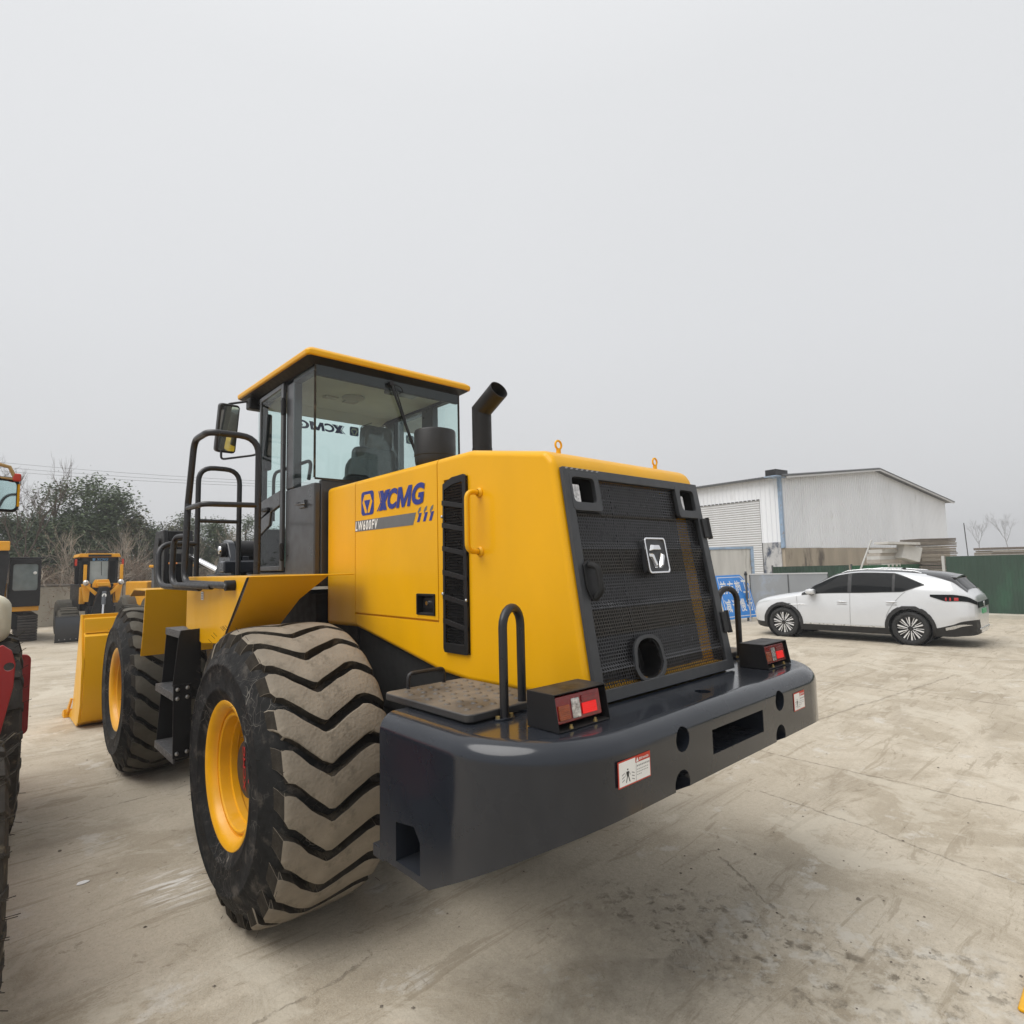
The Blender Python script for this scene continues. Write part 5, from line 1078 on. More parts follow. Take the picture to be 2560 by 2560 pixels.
sm = MB(); sm.prism([(.0, .0), (-.030, .03), (-.036, .075), (-.018, .112), (.0, .122)], 'y', SH0 + .02, SH1 - .02); s0 = sm.build('shutter_slat', SHUT, WH, angle=60)
for k in range(1, 41):
    c = s0.copy(); COL.objects.link(c); c.location = (.04, 0, k * .1235)
s0.location = (.04, 0, 0)
m = MB(); m.box(-.02, .10, SH0 - .06, SH0 + .0, 0, SHZ + .05); m.box(-.02, .10, SH1, SH1 + .06, 0, SHZ + .05); m.box(-.02, .12, SH0, SH1, SHZ, SHZ + .06); m.build('shutter_frame', ROOFM, WH)
m = MB(); m.box(.02, GL, -.06, .25, 0, 2.44); m.build('concrete_plinth', STAIN, WH, bevel=.02)
m = MB(); m.box(-.05, .2, .10, SH0 - .06, 0, 2.75); m.build('plaster_pier', PLAS, WH, bevel=.02)
m = MB(); m.box(-.03, .2, SH1 + .06, SL, 0, 2.4); m.build('side_plinth', STAIN, WH)
m = MB(); m.box(-.07, .10, -.08, .08, 2.44, EL_); m.tube([(-.10, -.10, 2.5), (-.10, -.10, EL_)], .05, 10); m.build('corner_downpipe', BLUP, WH)
m = MB(); m.box(-.75, .35, -.30, .30, EL_ - .02, EL_ + .30); m.build('roof_hopper', BK, WH, bevel=.02)
m = MB(); m.box(-.80, .40, -.34, .34, EL_ - .07, EL_ - .02); m.build('hopper_flashing', BLUP, WH)
# roof sheets: two slopes of corrugated sheet
def roofslope(u0, z0, u1, z1):
    m = MB(); V = []; n = 90; F = []
    for k in range(n * 2 + 1):
        v = -.45 + (SL + .45) * k / (2 * n); d_ = .05 if k % 2 else 0
        V += [(u0, v, z0 + d_), (u1, v, z1 + d_), (u0, v, z0 - .07), (u1, v, z1 - .07)]
    for k in range(n * 2): a = 4 * k; F += [(a, a + 1, a + 5, a + 4), (a + 2, a + 3, a + 7, a + 6), (a, a + 4, a + 6, a + 2), (a + 1, a + 5, a + 7, a + 3)]
    F += [(0, 1, 3, 2)]; m.add(V, F); m.build('roof_sheet', ROOFM, WH, smooth=False)
roofslope(-.35, EL_ + .0, RU, RZ + .06); roofslope(RU, RZ + .06, GL + .6, ER_ - .0)
m = MB(); m.bar((0, -.40, EL_ - .05), (RU, -.40, RZ - .02), .06, .16); m.bar((RU, -.40, RZ - .02), (GL + .5, -.40, ER_ - .06), .06, .16); m.build('barge_board', SHUT, WH)
m = MB(); m.box(.25, GL - .1, .3, SL - .2, .1, .2); m.box(GL - .1, GL, .25, SL, 0, ER_); m.box(.2, GL, SL - .1, SL, 0, EL_); m.build('rear_wall', CLADW, WH)

def wallrun(name, label, cat, a, b_, z, t, mt, group=None, z0=0):
    a = Vector((*a, 0)); b_ = Vector((*b_, 0)); l = (b_ - a).length
    th = thing(name, label, cat, a, math.atan2((b_ - a).y, (b_ - a).x), group, True); return th, l
# concrete wall with blue rail, in front of the shutter
th, l = wallrun('concrete_wall', 'streaked grey concrete wall panel with pale blue rail along its top', 'wall', (16.9, 12.85), (21.05, 9.44), 2.4, .12, CONC)
for k in range(3): m = MB(); m.box(k * l / 3 + .01, (k + 1) * l / 3 - .01 - (.12 if k == 2 else 0), -.06, .06, 0, 2.32); m.build('wall_panel', CONC, th, bevel=.01)
m = MB(); m.box(0, l, -.09, .09, 2.322, 2.42); m.build('top_rail', BLUP, th, bevel=.01)
m = MB(); m.box(l - .12, l, -.09, .09, 0, 2.32); m.build('end_post', BLUP, th, bevel=.01)
# grey sheet hoarding behind the car
HOARD = mat('grey_hoarding_sheet', (.30, .315, .33), .5, var=.1, scale=.9, wear=(.36, .42, .52), wearscale=.8, wearlo=.52)
th, l = wallrun('sheet_hoarding', 'low grey sheet metal hoarding in two panels behind the white car', 'hoarding', (16.05, 7.22), (17.08, 5.22), 1.43, .03, HOARD)
for k in range(2): m = MB(); m.box(k * l / 2 + .012, (k + 1) * l / 2 - .012, -.012, .012, .05, 1.39); m.build('hoarding_panel', HOARD, th, bevel=.004)
m = MB(); m.box(0, l, -.025, .025, 1.392, 1.43); m.build('top_channel', SHUT, th)
for k in range(3): m = MB(); m.box(k * l / 2 - .012, k * l / 2 + .012, -.03, .03, 0, 1.391); m.build('hoarding_post', ROOFM, th)
# blue road-works board leaning back
SG = mat('blue_sign_sheet', (.022, .24, .72), .35, var=.05, coat=.2)
sg = thing('road_works_sign', 'bright blue roadworks board with white Chinese lettering leaning back by the wall', 'sign', (13.97, 7.0, 0), local=True)
b0 = Vector((0, 0, .12)); bu = Vector((1.58, -.22, 0)).normalized(); bv = Vector((.0, .34, 1.30)).normalized(); W_, H_ = 1.56, 1.34
S4 = frame(b0, bu, bv); oct_ = [(.0, .0), (W_ - .04, 0), (W_, .05), (W_, H_ - .30), (W_ - .34, H_), (.04, H_), (0, H_ - .05)]
m = MB(); plate(m, oct_, S4, .02); m.build('sign_board', SG, sg, bevel=.004)
m = MB(); e4 = S4 @ Matrix.Translation((0, 0, .0215))
ib = [(.06, .06), (W_ - .08, .06), (W_ - .06, .08), (W_ - .06, H_ - .33), (W_ - .36, H_ - .06), (.06, H_ - .06), (.06, .10)]; ib2 = [(x + (.02 if x < W_ / 2 else -.02), y + (.02 if y < H_ / 2 else -.02)) for x, y in ib]
ringplate(m, ib, ib2, e4, .001); m.build('sign_border', WHT, sg, smooth=False)
m = MB()
for j, row in enumerate(('前方施工', '减速慢行')):
    for i, ch in enumerate(row): text(m, ch, e4 @ Matrix.Translation((.115 + i * .352, .76 - j * .56, 0)), .40, .29, 0, .014)
m.build('sign_lettering', WHT, sg, smooth=False, recalc=False)
m = MB(); m.bar(S4 @ Vector((.25, .9, -.01)), (.4, .78, 0), .04, .04); m.bar(S4 @ Vector((1.2, .9, -.01)), (1.3, .68, 0), .04, .04); m.build('rear_prop', ROOFM, sg)
t = thing('steel_post', 'dark steel post standing at the right edge of the blue roadworks board', 'post', (15.20, 6.93, 0), local=True)
m = MB(); m.box(-.025, .025, -.025, .025, 0, 1.52); m.build('post_tube', ROOFM, t); m = MB(); m.box(-.05, .05, -.03, .03, 1.40, 1.46); m.build('post_clamp', BK, t)
o = MB().tube([(14.93, 6.72, .02), (15.10, 6.80, 1.10)], .018, 8).build('steel_rod', mat('grey_rod', (.34, .33, .34), .5)); tag(o, 'thin pale rod leaning against the front of the blue roadworks board', 'rod')
# tall green fence with kerb
GRN = mat('green_fence_sheet', (.024, .054, .035), .6, var=.14, scale=.7, stretch=(1, 1, .4), wear=(.030, .085, .05), wearscale=1.2, wearlo=.55)
GRN2 = mat('bright_green_sheet', (.020, .105, .045), .6, var=.12, scale=1)
th, l = wallrun('green_fence', 'tall dark green sheet fence along the right side of the yard', 'fence', (19.83, 2.74), (20.6, -16), 1.85, .05, GRN)
npn = 10
for k in range(npn):
    m = MB(); w = l / npn; P = []
    for j in range(12): a = k * w + .01 + (w - .02) * j / 12; q = (w - .02) / 12; P += [(a, 0), (a + q * .5, 0), (a + q * .6, .009), (a + q * .9, .009)]
    P.append((k * w + w - .01, 0)); V = [(u, -d_, z) for z in (.13, 1.84 + .012 * (k % 2)) for u, d_ in P] + [(u, .03, z) for z in (.13, 1.84 + .012 * (k % 2)) for u, d_ in P]; n_ = len(P)
    m.add(V, [(i, i + 1, n_ + i + 1, n_ + i) for i in range(n_ - 1)] + [(2 * n_ + i, 2 * n_ + i + 1, 3 * n_ + i + 1, 3 * n_ + i) for i in range(n_ - 1)] + [(n_ + i, n_ + i + 1, 3 * n_ + i + 1, 3 * n_ + i) for i in range(n_ - 1)]); m.build('fence_panel', GRN, th, smooth=False)
m = MB(); m.box(-.09, -.02, -.05, .05, 0, 1.86); m.build('end_post', mat('pale_post', (.46, .46, .44), .6), th)
m = MB(); m.box(-.2, l, -.28, -.02, -.02, .125); m.build('fence_kerb', mat('pale_kerb_concrete', (.47, .44, .37), .9, var=.12, scale=3, bump=.3), th, bevel=.02)
# far lower green fence
for lab, a, b_, z in (('low dark green fence panel in front of the warehouse plinth', (21.6, 8.9), (23.88, 6.80), 1.57), ('bright green fence section beyond the white car roof, below the board stacks', (23.98, 6.72), (26.9, 4.1), 1.545)):
    th, l = wallrun('low_fence', lab, 'fence', a, b_, z, .04, GRN2, 'low green fence beyond the car'); m = MB(); n_ = 24; P = []
    for j in range(n_): q = l / n_; P += [(j * q, 0), (j * q + q * .5, 0), (j * q + q * .6, .02), (j * q + q * .9, .02)]
    P.append((l, 0)); V = [(u, -d_, zz) for zz in (.05, z) for u, d_ in P]; L_ = len(P); m.add(V, [(i, i + 1, L_ + i + 1, L_ + i) for i in range(L_ - 1)]); m.build('fence_sheet', GRN if 'dark' in lab else GRN2, th, smooth=False)
    m = MB(); m.box(-.03, .03, .01, .06, 0, z + .06); m.build('fence_post', ROOFM, th); m = MB(); m.box(0, l, .01, .05, z - .12, z - .07); m.build('fence_rail', ROOFM, th)
# stacks of boards
WOODS = [mat('weathered_board', (.235, .205, .165), .85, var=.2, scale=5, stretch=(1, 6, 6)), mat('pale_weathered_board', (.29, .255, .21), .85, var=.2, scale=5, stretch=(1, 6, 6)), mat('dark_weathered_board', (.16, .135, .11), .85, var=.2, scale=5)]
WBRD = [mat('white_foam_panel', (.56, .55, .52), .8, var=.06, wear=(.36, .31, .25), wearscale=4, wearlo=.6), mat('dusty_foam_panel', (.43, .39, .34), .85, var=.1)]
def stack(name, label, cat, loc, rz, lx, ly, z1, th_, mats, piece, jit=.03, gap=None):
    t = thing(name, label, cat, loc, rz, local=True); z = 0
    while z < z1:
        h = th_ * random.uniform(.8, 1.25); dx, dy = random.uniform(-jit, jit), random.uniform(-jit, jit)
        m = MB(); m.obox((lx / 2 + dx, ly / 2 + dy, z + h / 2), (lx * random.uniform(.97, 1.0), ly, h - .012), Matrix.Rotation(random.uniform(-.012, .012), 3, 'Z')); m.build(piece, random.choice(mats), t); z += h
        if gap and random.random() < gap: z += .02
    return t
stack('timber_stack', 'tall stack of weathered brown boards beside the green fence post', 'board stack', (25.93, 4.78, 0), R(-42), 1.52, 1.2, 2.55, .062, WOODS, 'board', .03, .1)
stack('foam_panel_stack', 'untidy stack of off white panels between timber stack and warehouse plinth', 'panel stack', (24.95, 5.92, 0), R(-42), .75, .9, 2.1, .13, WBRD, 'foam_panel', .07)
o = tag(MB().obox((25.32, 5.42, 2.40), (1.30, .9, .09), Matrix.Rotation(R(-42), 3, 'Z') @ Matrix.Rotation(R(3), 3, 'Y')).build('roofing_sheet', WBRD[0]), 'off white sheet lying askew across the top of the panel stack', 'sheet')
o = tag(MB().obox((25.62, 5.12, 2.0), (.75, .5, .6), Matrix.Rotation(R(-42), 3, 'Z') @ Matrix.Rotation(R(16), 3, 'Y')).build('foam_block', WBRD[0], bevel=.03), 'white foam block wedged between the panel stack and the timber stack', 'foam block')
stack('timber_stack', 'distant low stack of grey boards showing over the tall green fence', 'board stack', (35.9, 4.0, 0), R(-45), 4.0, 1.2, 2.2, .11, WOODS, 'board', .05, .1)
o = tag(MB().tube([(23.95, 6.80, .4), (24.52, 6.10, 2.56)], .035, 8).build('leaning_pole', mat('pale_pole', (.50, .50, .48), .6)), 'pale pole leaning above the low green fence in front of the stained plinth', 'pole')
o = tag(MB().tube([(28.1, 3.55, 0), (27.95, 3.62, 3.2)], .018, 6).build('thin_pole', ROOFM), 'thin bare pole rising over the tall green fence against the sky', 'pole')

# ================================================================== LEFT BACKGROUND
th, l = wallrun('yard_wall', 'long weathered grey concrete yard wall below the trees', 'wall', (-16, 26.6), (26, 26.6), 1.55, .2, CONC)
YW = mat('yard_wall_concrete', (.37, .345, .29), .9, var=.16, scale=.9, bump=.3, bscale=8, wear=(.17, .155, .125), wearscale=.6, wearlo=.56, stretch=(1, 1, .5), detail=8)
for k in range(14): m = MB(); m.box(k * 3 + .01, k * 3 + 2.99, -.1, .1, 0, 1.44 + .02 * (k % 3)); m.build('wall_panel', YW, th, bevel=.02)
m = MB(); m.box(0, l, -.14, .14, 1.482, 1.56); m.build('coping', mat('dark_coping', (.15, .135, .115), .9, var=.2, scale=2), th, bevel=.02)

BARK = mat('grey_brown_bark', (.105, .083, .063), .9, var=.25, scale=12); TWIG = mat('dry_twig_bark', (.25, .185, .135), .9, var=.3, scale=3)
PTWIG = mat('pale_twig_bark', (.36, .31, .25), .9, var=.25, scale=3)
def leafmat(name, col):
    m_, t, b = newmat(name); N = t.nodes.new; K = t.links.new
    g = N('ShaderNodeNewGeometry'); r_ = N('ShaderNodeValToRGB'); K(g.outputs['Random Per Island'], r_.inputs['Fac']); e_ = r_.color_ramp.elements
    e_[0].color = (*[c * .55 for c in col], 1); e_[1].color = (col[0] * 1.55, col[1] * 1.4, col[2] * 1.2, 1); K(r_.outputs['Color'], b.inputs['Base Color']); b.inputs['Roughness'].default_value = .55; return m_
LEAF = leafmat('dark_evergreen_leaf', (.066, .104, .050)); LEAF2 = leafmat('dull_olive_leaf', (.085, .095, .05)); LEAFY = leafmat('dry_leaf', (.12, .085, .05))
def branches(mb, p, d, l, r_, depth, spread, tips, up_=.12, nseg=3, kids=(2, 4), mi=0):
    pts = [p.copy()]; q = p.copy(); dd = d.copy()
    for k in range(nseg):
        dd = (dd + Vector(RNG.normal(0, .16, 3)) + Vector((0, 0, up_ * .4))).normalized(); q = q + dd * l / nseg; pts.append(q.copy())
    mb.tube(pts, [r_ * (1 - .5 * k / nseg) for k in range(nseg + 1)], 5 if depth > 2 else 3, mi, False)
    tips.append((q.copy(), depth))
    if depth <= 0: return
    for k in range(RNG.integers(kids[0], kids[1] + 1)):
        f = RNG.uniform(.35, 1) if k else 1.0; i = min(int(f * nseg), nseg - 1); base = pts[i].lerp(pts[i + 1], f * nseg - i)
        nd = (dd + Vector(RNG.normal(0, spread, 3)) + Vector((0, 0, up_))).normalized(); branches(mb, base, nd, l * RNG.uniform(.55, .8), r_ * .55, depth - 1, spread, tips, up_, nseg, kids, mi)
def leafcloud(name, mt, centers, n, rad, size, parent):
    C_ = np.array([c[:] for c in centers]); idx = RNG.integers(0, len(C_), n); P = C_[idx] + RNG.normal(0, 1, (n, 3)) * rad
    a = RNG.normal(0, 1, (n, 3)); a[:, 2] *= .5; a /= np.linalg.norm(a, axis=1)[:, None]; b_ = np.cross(a, RNG.normal(0, 1, (n, 3))); b_ /= np.linalg.norm(b_, axis=1)[:, None]
    s_ = RNG.uniform(.6, 1.3, (n, 1)) * size; V = np.empty((n, 4, 3)); V[:, 0] = P - a * s_; V[:, 1] = P + b_ * s_ * .38; V[:, 2] = P + a * s_; V[:, 3] = P - b_ * s_ * .38
    me = bpy.data.meshes.new(name); me.from_pydata(V.reshape(-1, 3).tolist(), [], np.arange(n * 4).reshape(n, 4).tolist()); me.materials.append(mt); return mkobj(name, me, parent, smooth=False)
def evergreen(kind_, h, w, nl, lm):
    t = bpy.data.objects.new('evergreen_tree', None); COL.objects.link(t); OFF[t.name] = Vector()
    m = MB(); tips = []; p = Vector((0, 0, 0)); top = Vector((RNG.uniform(-.2, .2), 0, h * .92)); m.tube([p, p.lerp(top, .5) + Vector((.1, 0, 0)), top], [.14, .09, .02], 7)
    cen = []
    for k in range(34):
        f = RNG.uniform(.12, .98); zz = f * h; rr_ = w * (1 - abs(f - .42) * 1.15) * RNG.uniform(.35, 1); a = RNG.uniform(0, 6.283); q = Vector((rr_ * math.cos(a), rr_ * math.sin(a), zz + rr_ * .25)); m.tube([p.lerp(top, max(.1, f - .12)), q.lerp(p.lerp(top, f), .4) + Vector((0, 0, -.1)), q], [.04, .025, .01], 4, 0, False)
        cen += [q, q + Vector(RNG.normal(0, .2, 3)), q.lerp(p.lerp(top, f), .3)]
    m.build('trunk', BARK, t); leafcloud('crown', lm, cen, nl, .27, .075, t); return t
def settree(o, label, cat, loc, rz, sc_, group):
    o.location = loc; o.rotation_euler = (0, 0, rz); o.scale = (sc_,) * 3; o['label'] = label; o['category'] = cat; o['group'] = group
protos = [evergreen(0, 6.0, 1.25, 15000, LEAF), evergreen(1, 5.4, 1.4, 14000, LEAF), evergreen(2, 4.6, 1.4, 12000, LEAF2)]
spots = [(.05, 31.0, 0, 1.03), (1.25, 31.6, 0, 1.10), (2.05, 31.2, 1, 1.12), (-1.3, 32.5, 1, .88), (2.9, 31.5, 2, .98), (3.8, 31.8, 1, .80), (4.9, 31.6, 2, .92), (5.7, 32.0, 0, .82), (7.0, 31.8, 1, .86), (8.6, 32.2, 0, .83), (10.2, 32.5, 1, .8), (-3.2, 32.5, 2, .95), (-5.0, 32, 1, .9), (12.2, 33, 2, .95), (-.6, 33.5, 2, .9), (6.3, 34, 0, .8)]
used = set()
TL = {0: 'tall dark evergreen directly left of the grader cab, behind the wall', 1: 'tallest dark evergreen, its crown right above the grader cab', 2: 'dense evergreen with a rounded crown just right of the tallest one', 3: 'dense evergreen rising behind the excavator cab', 4: 'olive green tree at the right shoulder of the evergreen clump over the grader', 5: 'small dense evergreen between the grader and the loader handrails', 6: 'olive green tree seen just left of the loader handrails', 7: 'dark evergreen seen through the left half of the loader handrails', 8: 'dense evergreen seen between the handrails and the cab door', 9: 'dark evergreen seen through the lower cab door glass', 10: 'dense evergreen hidden mostly behind the loader cab', 11: 'olive green tree far left behind the excavator boom', 12: 'dense evergreen far left beyond the excavator', 13: 'olive green tree farthest right behind the loader cab', 14: 'olive green tree in the second row behind the tall evergreen left of the grader', 15: 'dark evergreen in the second row behind the loader handrails'}
for i, (x, y, k, sc_) in enumerate(spots):
    o = protos[k] if k not in used else copy_tree(protos[k]); used.add(k); settree(o, TL[i], 'tree', (x, y, 0), RNG.uniform(0, 6.28), sc_, 'evergreen trees behind the yard wall')
def shrub(h, n, depth, spread, mt, dry=0, r0=.028):
    t = bpy.data.objects.new('bare_shrub', None); COL.objects.link(t); OFF[t.name] = Vector(); m = MB(); tips = []
    for k in range(n):
        a = RNG.uniform(0, 6.28); d_ = Vector((math.cos(a) * .55, math.sin(a) * .55, 1)).normalized(); branches(m, Vector((math.cos(a) * .2, math.sin(a) * .2, 0)), d_, h * .42, r0, depth, spread, tips, .10, 3, (3, 5))
    m.build('stems', mt, t, angle=80, recalc=False)
    if dry: leafcloud('dry_leaves', LEAFY, [q for q, d_ in tips if d_ < 2], dry, .07, .04, t)
    return t
shr = [shrub(2.6, 7, 3, .42, TWIG, 500), shrub(3.0, 6, 3, .45, PTWIG, 250), shrub(2.3, 8, 3, .5, TWIG, 700)]
ORD = 'first second third fourth fifth sixth seventh eighth ninth tenth eleventh twelfth thirteenth fourteenth'.split()
used = set(); SL_ = ['tangled brown leafless shrub behind the yard wall', 'pale leafless shrub reaching above the yard wall', 'low brown bramble thicket over the yard wall']
xs = np.linspace(-4.5, 12.5, 38)
for i, x in enumerate(xs):
    k = i % 3; o = shr[k] if k not in used else copy_tree(shr[k]); used.add(k); settree(o, ORD[i // 3] + ' ' + SL_[k] + ', counted from the left', 'shrub', (x + RNG.uniform(-.2, .2), 27.3 + RNG.uniform(0, 2.6), 0), RNG.uniform(0, 6.28), RNG.uniform(.85, 1.2), ('tangled shrubs', 'pale shrubs', 'bramble thickets')[k] + ' along the yard wall')
def baretree(h, depth, r0, mt=BARK):
    t = bpy.data.objects.new('bare_tree', None); COL.objects.link(t); OFF[t.name] = Vector(); m = MB(); tips = []
    branches(m, Vector((0, 0, 0)), Vector((0, 0, 1)), h * .4, r0, depth, .36, tips, .22, 3, (3, 4)); m.build('trunk_and_branches', mt, t, angle=80, recalc=False); return t
bt = [baretree(6.5, 4, .07, PTWIG), baretree(7.5, 5, .09)]
for i, (x, y, k, sc_, lab) in enumerate(((-1.0, 30.2, 1, .92, 'tall leafless tree with fine twigs at the left edge of the sky'), (3.1, 29.2, 0, .78, 'slender leafless sapling rising beside the evergreens over the grader'), (-2.6, 31, 1, 1.0, 'large leafless tree partly hidden at the left picture edge'), (.9, 28.4, 0, .72, 'pale forked leafless tree in front of the evergreens'), (5.6, 29.8, 0, .74, 'leafless tree seen through the loader handrails'), (8.0, 30.0, 0, .8, 'thin leafless tree beside the loader cab door'), (2.0, 28.0, 0, .66, 'pale leafless tree leaning over the yard wall behind the grader'))):
    first = not any(o.get('label') for o in (bt[k],)); o = bt[k] if first else copy_tree(bt[k]); settree(o, lab, 'tree', (x, y, 0), RNG.uniform(0, 6.28), sc_, 'leafless trees behind the yard wall')
for i, (x, y, sc_, lab) in enumerate(((67, 3.5, 1.25, 'far hazy leafless tree over the green fence at the right edge'), (72, 8.0, .8, 'faint leafless tree in the haze right of the warehouse'), (76, 11.0, .75, 'very faint leafless tree in the haze beside the warehouse corner'), (64, -.5, 1.35, 'far leafless tree cut by the right picture edge'), (70, 5.6, .7, 'small faint tree in the haze between pole and right edge'))):
    o = copy_tree(bt[1]); settree(o, lab, 'tree', (-2.5 + (x + 2.5) * 4.3, -1.73 + (y + 1.73) * 4.3, 0), RNG.uniform(0, 6.28), sc_ * 3.4, 'far leafless trees in the haze')
o = leafcloud('far_wood', LEAF2, [Vector((x, 75 + RNG.uniform(-2, 2), RNG.uniform(.3, 1.6 + 1.2 * math.sin(x * .2) ** 2))) for x in np.linspace(-60, 60, 400)], 9000, .8, .35, None); o['kind'] = 'stuff'
# power lines
for i, (za, zb, lab) in enumerate(((9.55, 8.03, 'uppermost of the three thin power lines over the trees'), (9.23, 7.84, 'middle one of the three power lines over the trees'), (8.98, 7.66, 'lowest of the three thin power lines over the trees'))):
    P = []
    for k in range(25):
        f = -1.2 + 3.4 * k / 24; x = -.7 + 12.04 * f; P.append((x, 50.15 - 10.84 * f, za + (zb - za) * f + .35 * (f - .5) ** 2 - .09))
    o = tag(MB().tube(P, .009, 5).build('power_line', BK), lab, 'power line', 'power lines over the trees')

# ---- motor grader facing us
GY = mat('grader_yellow', (.74, .34, .008), .4, var=.05, dust=.15)
GR = thing('motor_grader', 'yellow motor grader with black front blade facing the camera by the wall', 'motor grader', (.36, 19.0, 0), local=True)
m = MB(); P = [(-.02, .72), (-.10, .55), (-.10, .28), (-.03, .06), (.02, .02), (.04, .02), (-.0, .08), (-.06, .28), (-.06, .55), (.02, .72)]; m.prism(P, 'x', -1.15, 1.15); m.build('front_blade', mat('blade_black', (.028, .03, .034), .4, var=.1), GR, bevel=.008)
m = MB(); m.box(-1.16, 1.16, -.02, .05, .722, .745); m.build('blade_rim', GF, GR)
for x in np.linspace(-1.05, 1.05, 17):
    m = MB(); m.lathe([(.014, 0), (.012, -.012), (.004, -.016)], (x, -.055, .11), 'y', 8, 0, True); m.build('blade_bolt', STEEL, GR)
m = MB(); m.prism([(-.30, .75), (.30, .75), (.12, 1.52), (-.12, 1.52)], 'y', .10, .35); m.build('lift_frame', BK, GR, bevel=.02)
m = MB(); m.tube([(-.0, .08, 1.40), (-.02, .02, 1.02)], .055, 14); cy_ = m.build('lift_cylinder', mat('grey_blue_cylinder', (.10, .11, .125), .35), GR); m = MB(); m.tube([(-.02, .02, 1.02), (-.03, 0, .76)], .03, 12); m.build('cylinder_rod', CHR, cy_); m = MB(); m.lathe([(.06, -.005), (.02, -.01)], (-.005, .02, 1.28), 'y', 14, 0, True); m.build('round_badge', WHT, cy_)
m = MB(); m.prism([(-.20, 1.50), (.20, 1.50), (.18, 1.62), (.14, 1.74), (-.14, 1.74), (-.20, 1.62)], 'y', .30, .9); m.box(-.16, .16, .2, .6, 1.54, 1.66); m.build('front_nose', GY, GR, bevel=.02)
for s in (-1, 1):
    m = MB(); m.prism([(s * .14, 1.36), (s * .46, 1.66), (s * .50, 1.60), (s * .20, 1.28)], 'y', .25, .33); m.prism([(s * .30, 1.62), (s * .52, 1.62), (s * .44, 1.10), (s * .34, 1.10)], 'y', .4, .6); m.build('shoulder_arm', GY, GR, bevel=.01)
    m = MB(); m.box(min(s * .42, s * .50), max(s * .42, s * .50), .28, .36, 1.70, 2.18); m.build('lift_link', GY, GR, bevel=.01)
    m = MB(); m.lathe([(.075, 0), (.08, -.05), (.04, -.09)], (s * .44, .26, 1.655), 'y', 16, 0, True); m.build('headlamp', LENSW, GR)
    m = MB(); m.tube([(s * .50, 1.2, 2.30), (s * .62, 1.15, 2.28)], .012, 6); m.obox((s * .63, 1.14, 2.24), (.07, .06, .26)); a_ = m.build('side_mirror', BK, GR, bevel=.01)
    m = MB(); m.obox((s * .61, 1.09, 2.26), (.06, .05, .20)); m.build('red_ribbon', REDD, GR, bevel=.015)
    m = MB(); m.lathe([(.2, s * .52), (.40, s * .54), (.46, s * .60), (.46, s * .98), (.40, s * 1.04), (.2, s * 1.02)], (0, .75, .46), 'x', 28)
    for k in range(22):
        a = 2 * math.pi * k / 22; c = Vector((s * .79, .75 + .47 * math.cos(a), .46 + .47 * math.sin(a))); m.obox(c, (.40, .05, .05), Matrix.Rotation(a, 3, 'X') @ Matrix.Rotation(R(22), 3, 'X'))
    m.build('front_tyre', RUBD, GR, angle=40)
    m = MB(); m.lathe([(.2, s * .42), (.5, s * .44), (.56, s * .50), (.56, s * .85), (.50, s * .90), (.2, s * .88)], (0, 3.0, .56), 'x', 28); m.build('rear_tyre', RUBD, GR, angle=40)
m = MB(); m.cyl((-.9, .75, .5), (.9, .75, .5), .09, 12); m.box(-.35, .35, .4, .9, .62, .95); m.box(-.2, .2, .9, 3.6, .8, 1.1); m.build('front_axle', BK, GR)
m = MB(); m.box(-.30, .30, .9, 2.4, .9, 1.55); m.box(-.45, .45, 1.3, 3.8, .8, 1.60); m.build('grader_chassis', BK, GR, bevel=.02)
for s in (-1, 1): m = MB(); m.box(min(s * .36, s * .50), max(s * .36, s * .50), .95, 1.15, 1.02, 1.52); m.build('side_column', GY, GR, bevel=.02)
m = MB()
for x in (-.50, .44): m.box(x, x + .06, 1.2, 1.26, 1.6, 2.42)
m.box(-.28, -.24, 1.19, 1.25, 1.6, 2.42); m.box(.24, .28, 1.19, 1.25, 1.6, 2.42); m.box(-.5, .5, 1.2, 1.26, 2.30, 2.42); m.build('cab_frame', BK, GR); m = MB(); m.box(-.5, .5, 2.3, 2.36, 1.6, 2.42); m.build('cab_rear', BK, GR)
for x_ in (-.46, .28): m = MB(); m.box(x_, x_ + .18, 1.215, 1.235, 1.62, 2.30); m.build('side_glass', CGL, GR)
m = MB(); m.box(-.24, .24, 1.215, 1.235, 1.62, 2.30); m.build('front_glass', mat('grader_glass', (.30, .35, .36), .06, coat=.5, var=.2, scale=3), GR)
m = MB(); F4 = frame((-.18, 1.188, 2.315), (1, 0, 0), (0, 0, 1)); text(m, 'XCMG', F4 @ Matrix.Translation((.10, 0, 0)), .075, .30, .2, .03); m.add([F4 @ Vector((a * .07 , .0 + c * .075, 0)) for a, c in ((0, 0), (1, 0), (1, 1), (0, 1))], [(0, 1, 2, 3)]); m.build('cab_lettering', mat('pale_blue_letter', (.10, .28, .55), .5), GR, smooth=False, recalc=False)
m = MB(); m.bar((.05, 1.18, 2.28), (.07, 1.18, 1.86), .012, .012, (0, 1, 0)); m.build('windshield_wiper', BK, GR)
m = MB(); m.prism([(-.56, 2.42), (.56, 2.42), (.52, 2.53), (-.52, 2.53)], 'y', 1.10, 2.4); m.build('cab_roof', GY, GR, bevel=.02); m = MB(); m.box(-.30, .30, 1.08, 1.12, 2.43, 2.50); m.build('roof_lamp_bar', BK, GR)
m = MB(); m.box(-.28, .22, 1.3, 1.5, 2.56, 2.64); m.box(-.25, -.2, 1.38, 1.42, 2.52, 2.56); m.box(.14, .19, 1.38, 1.42, 2.52, 2.56); m.build('roof_beacon_tray', GF, GR)
GR.scale = (.97, 1, 1.0)

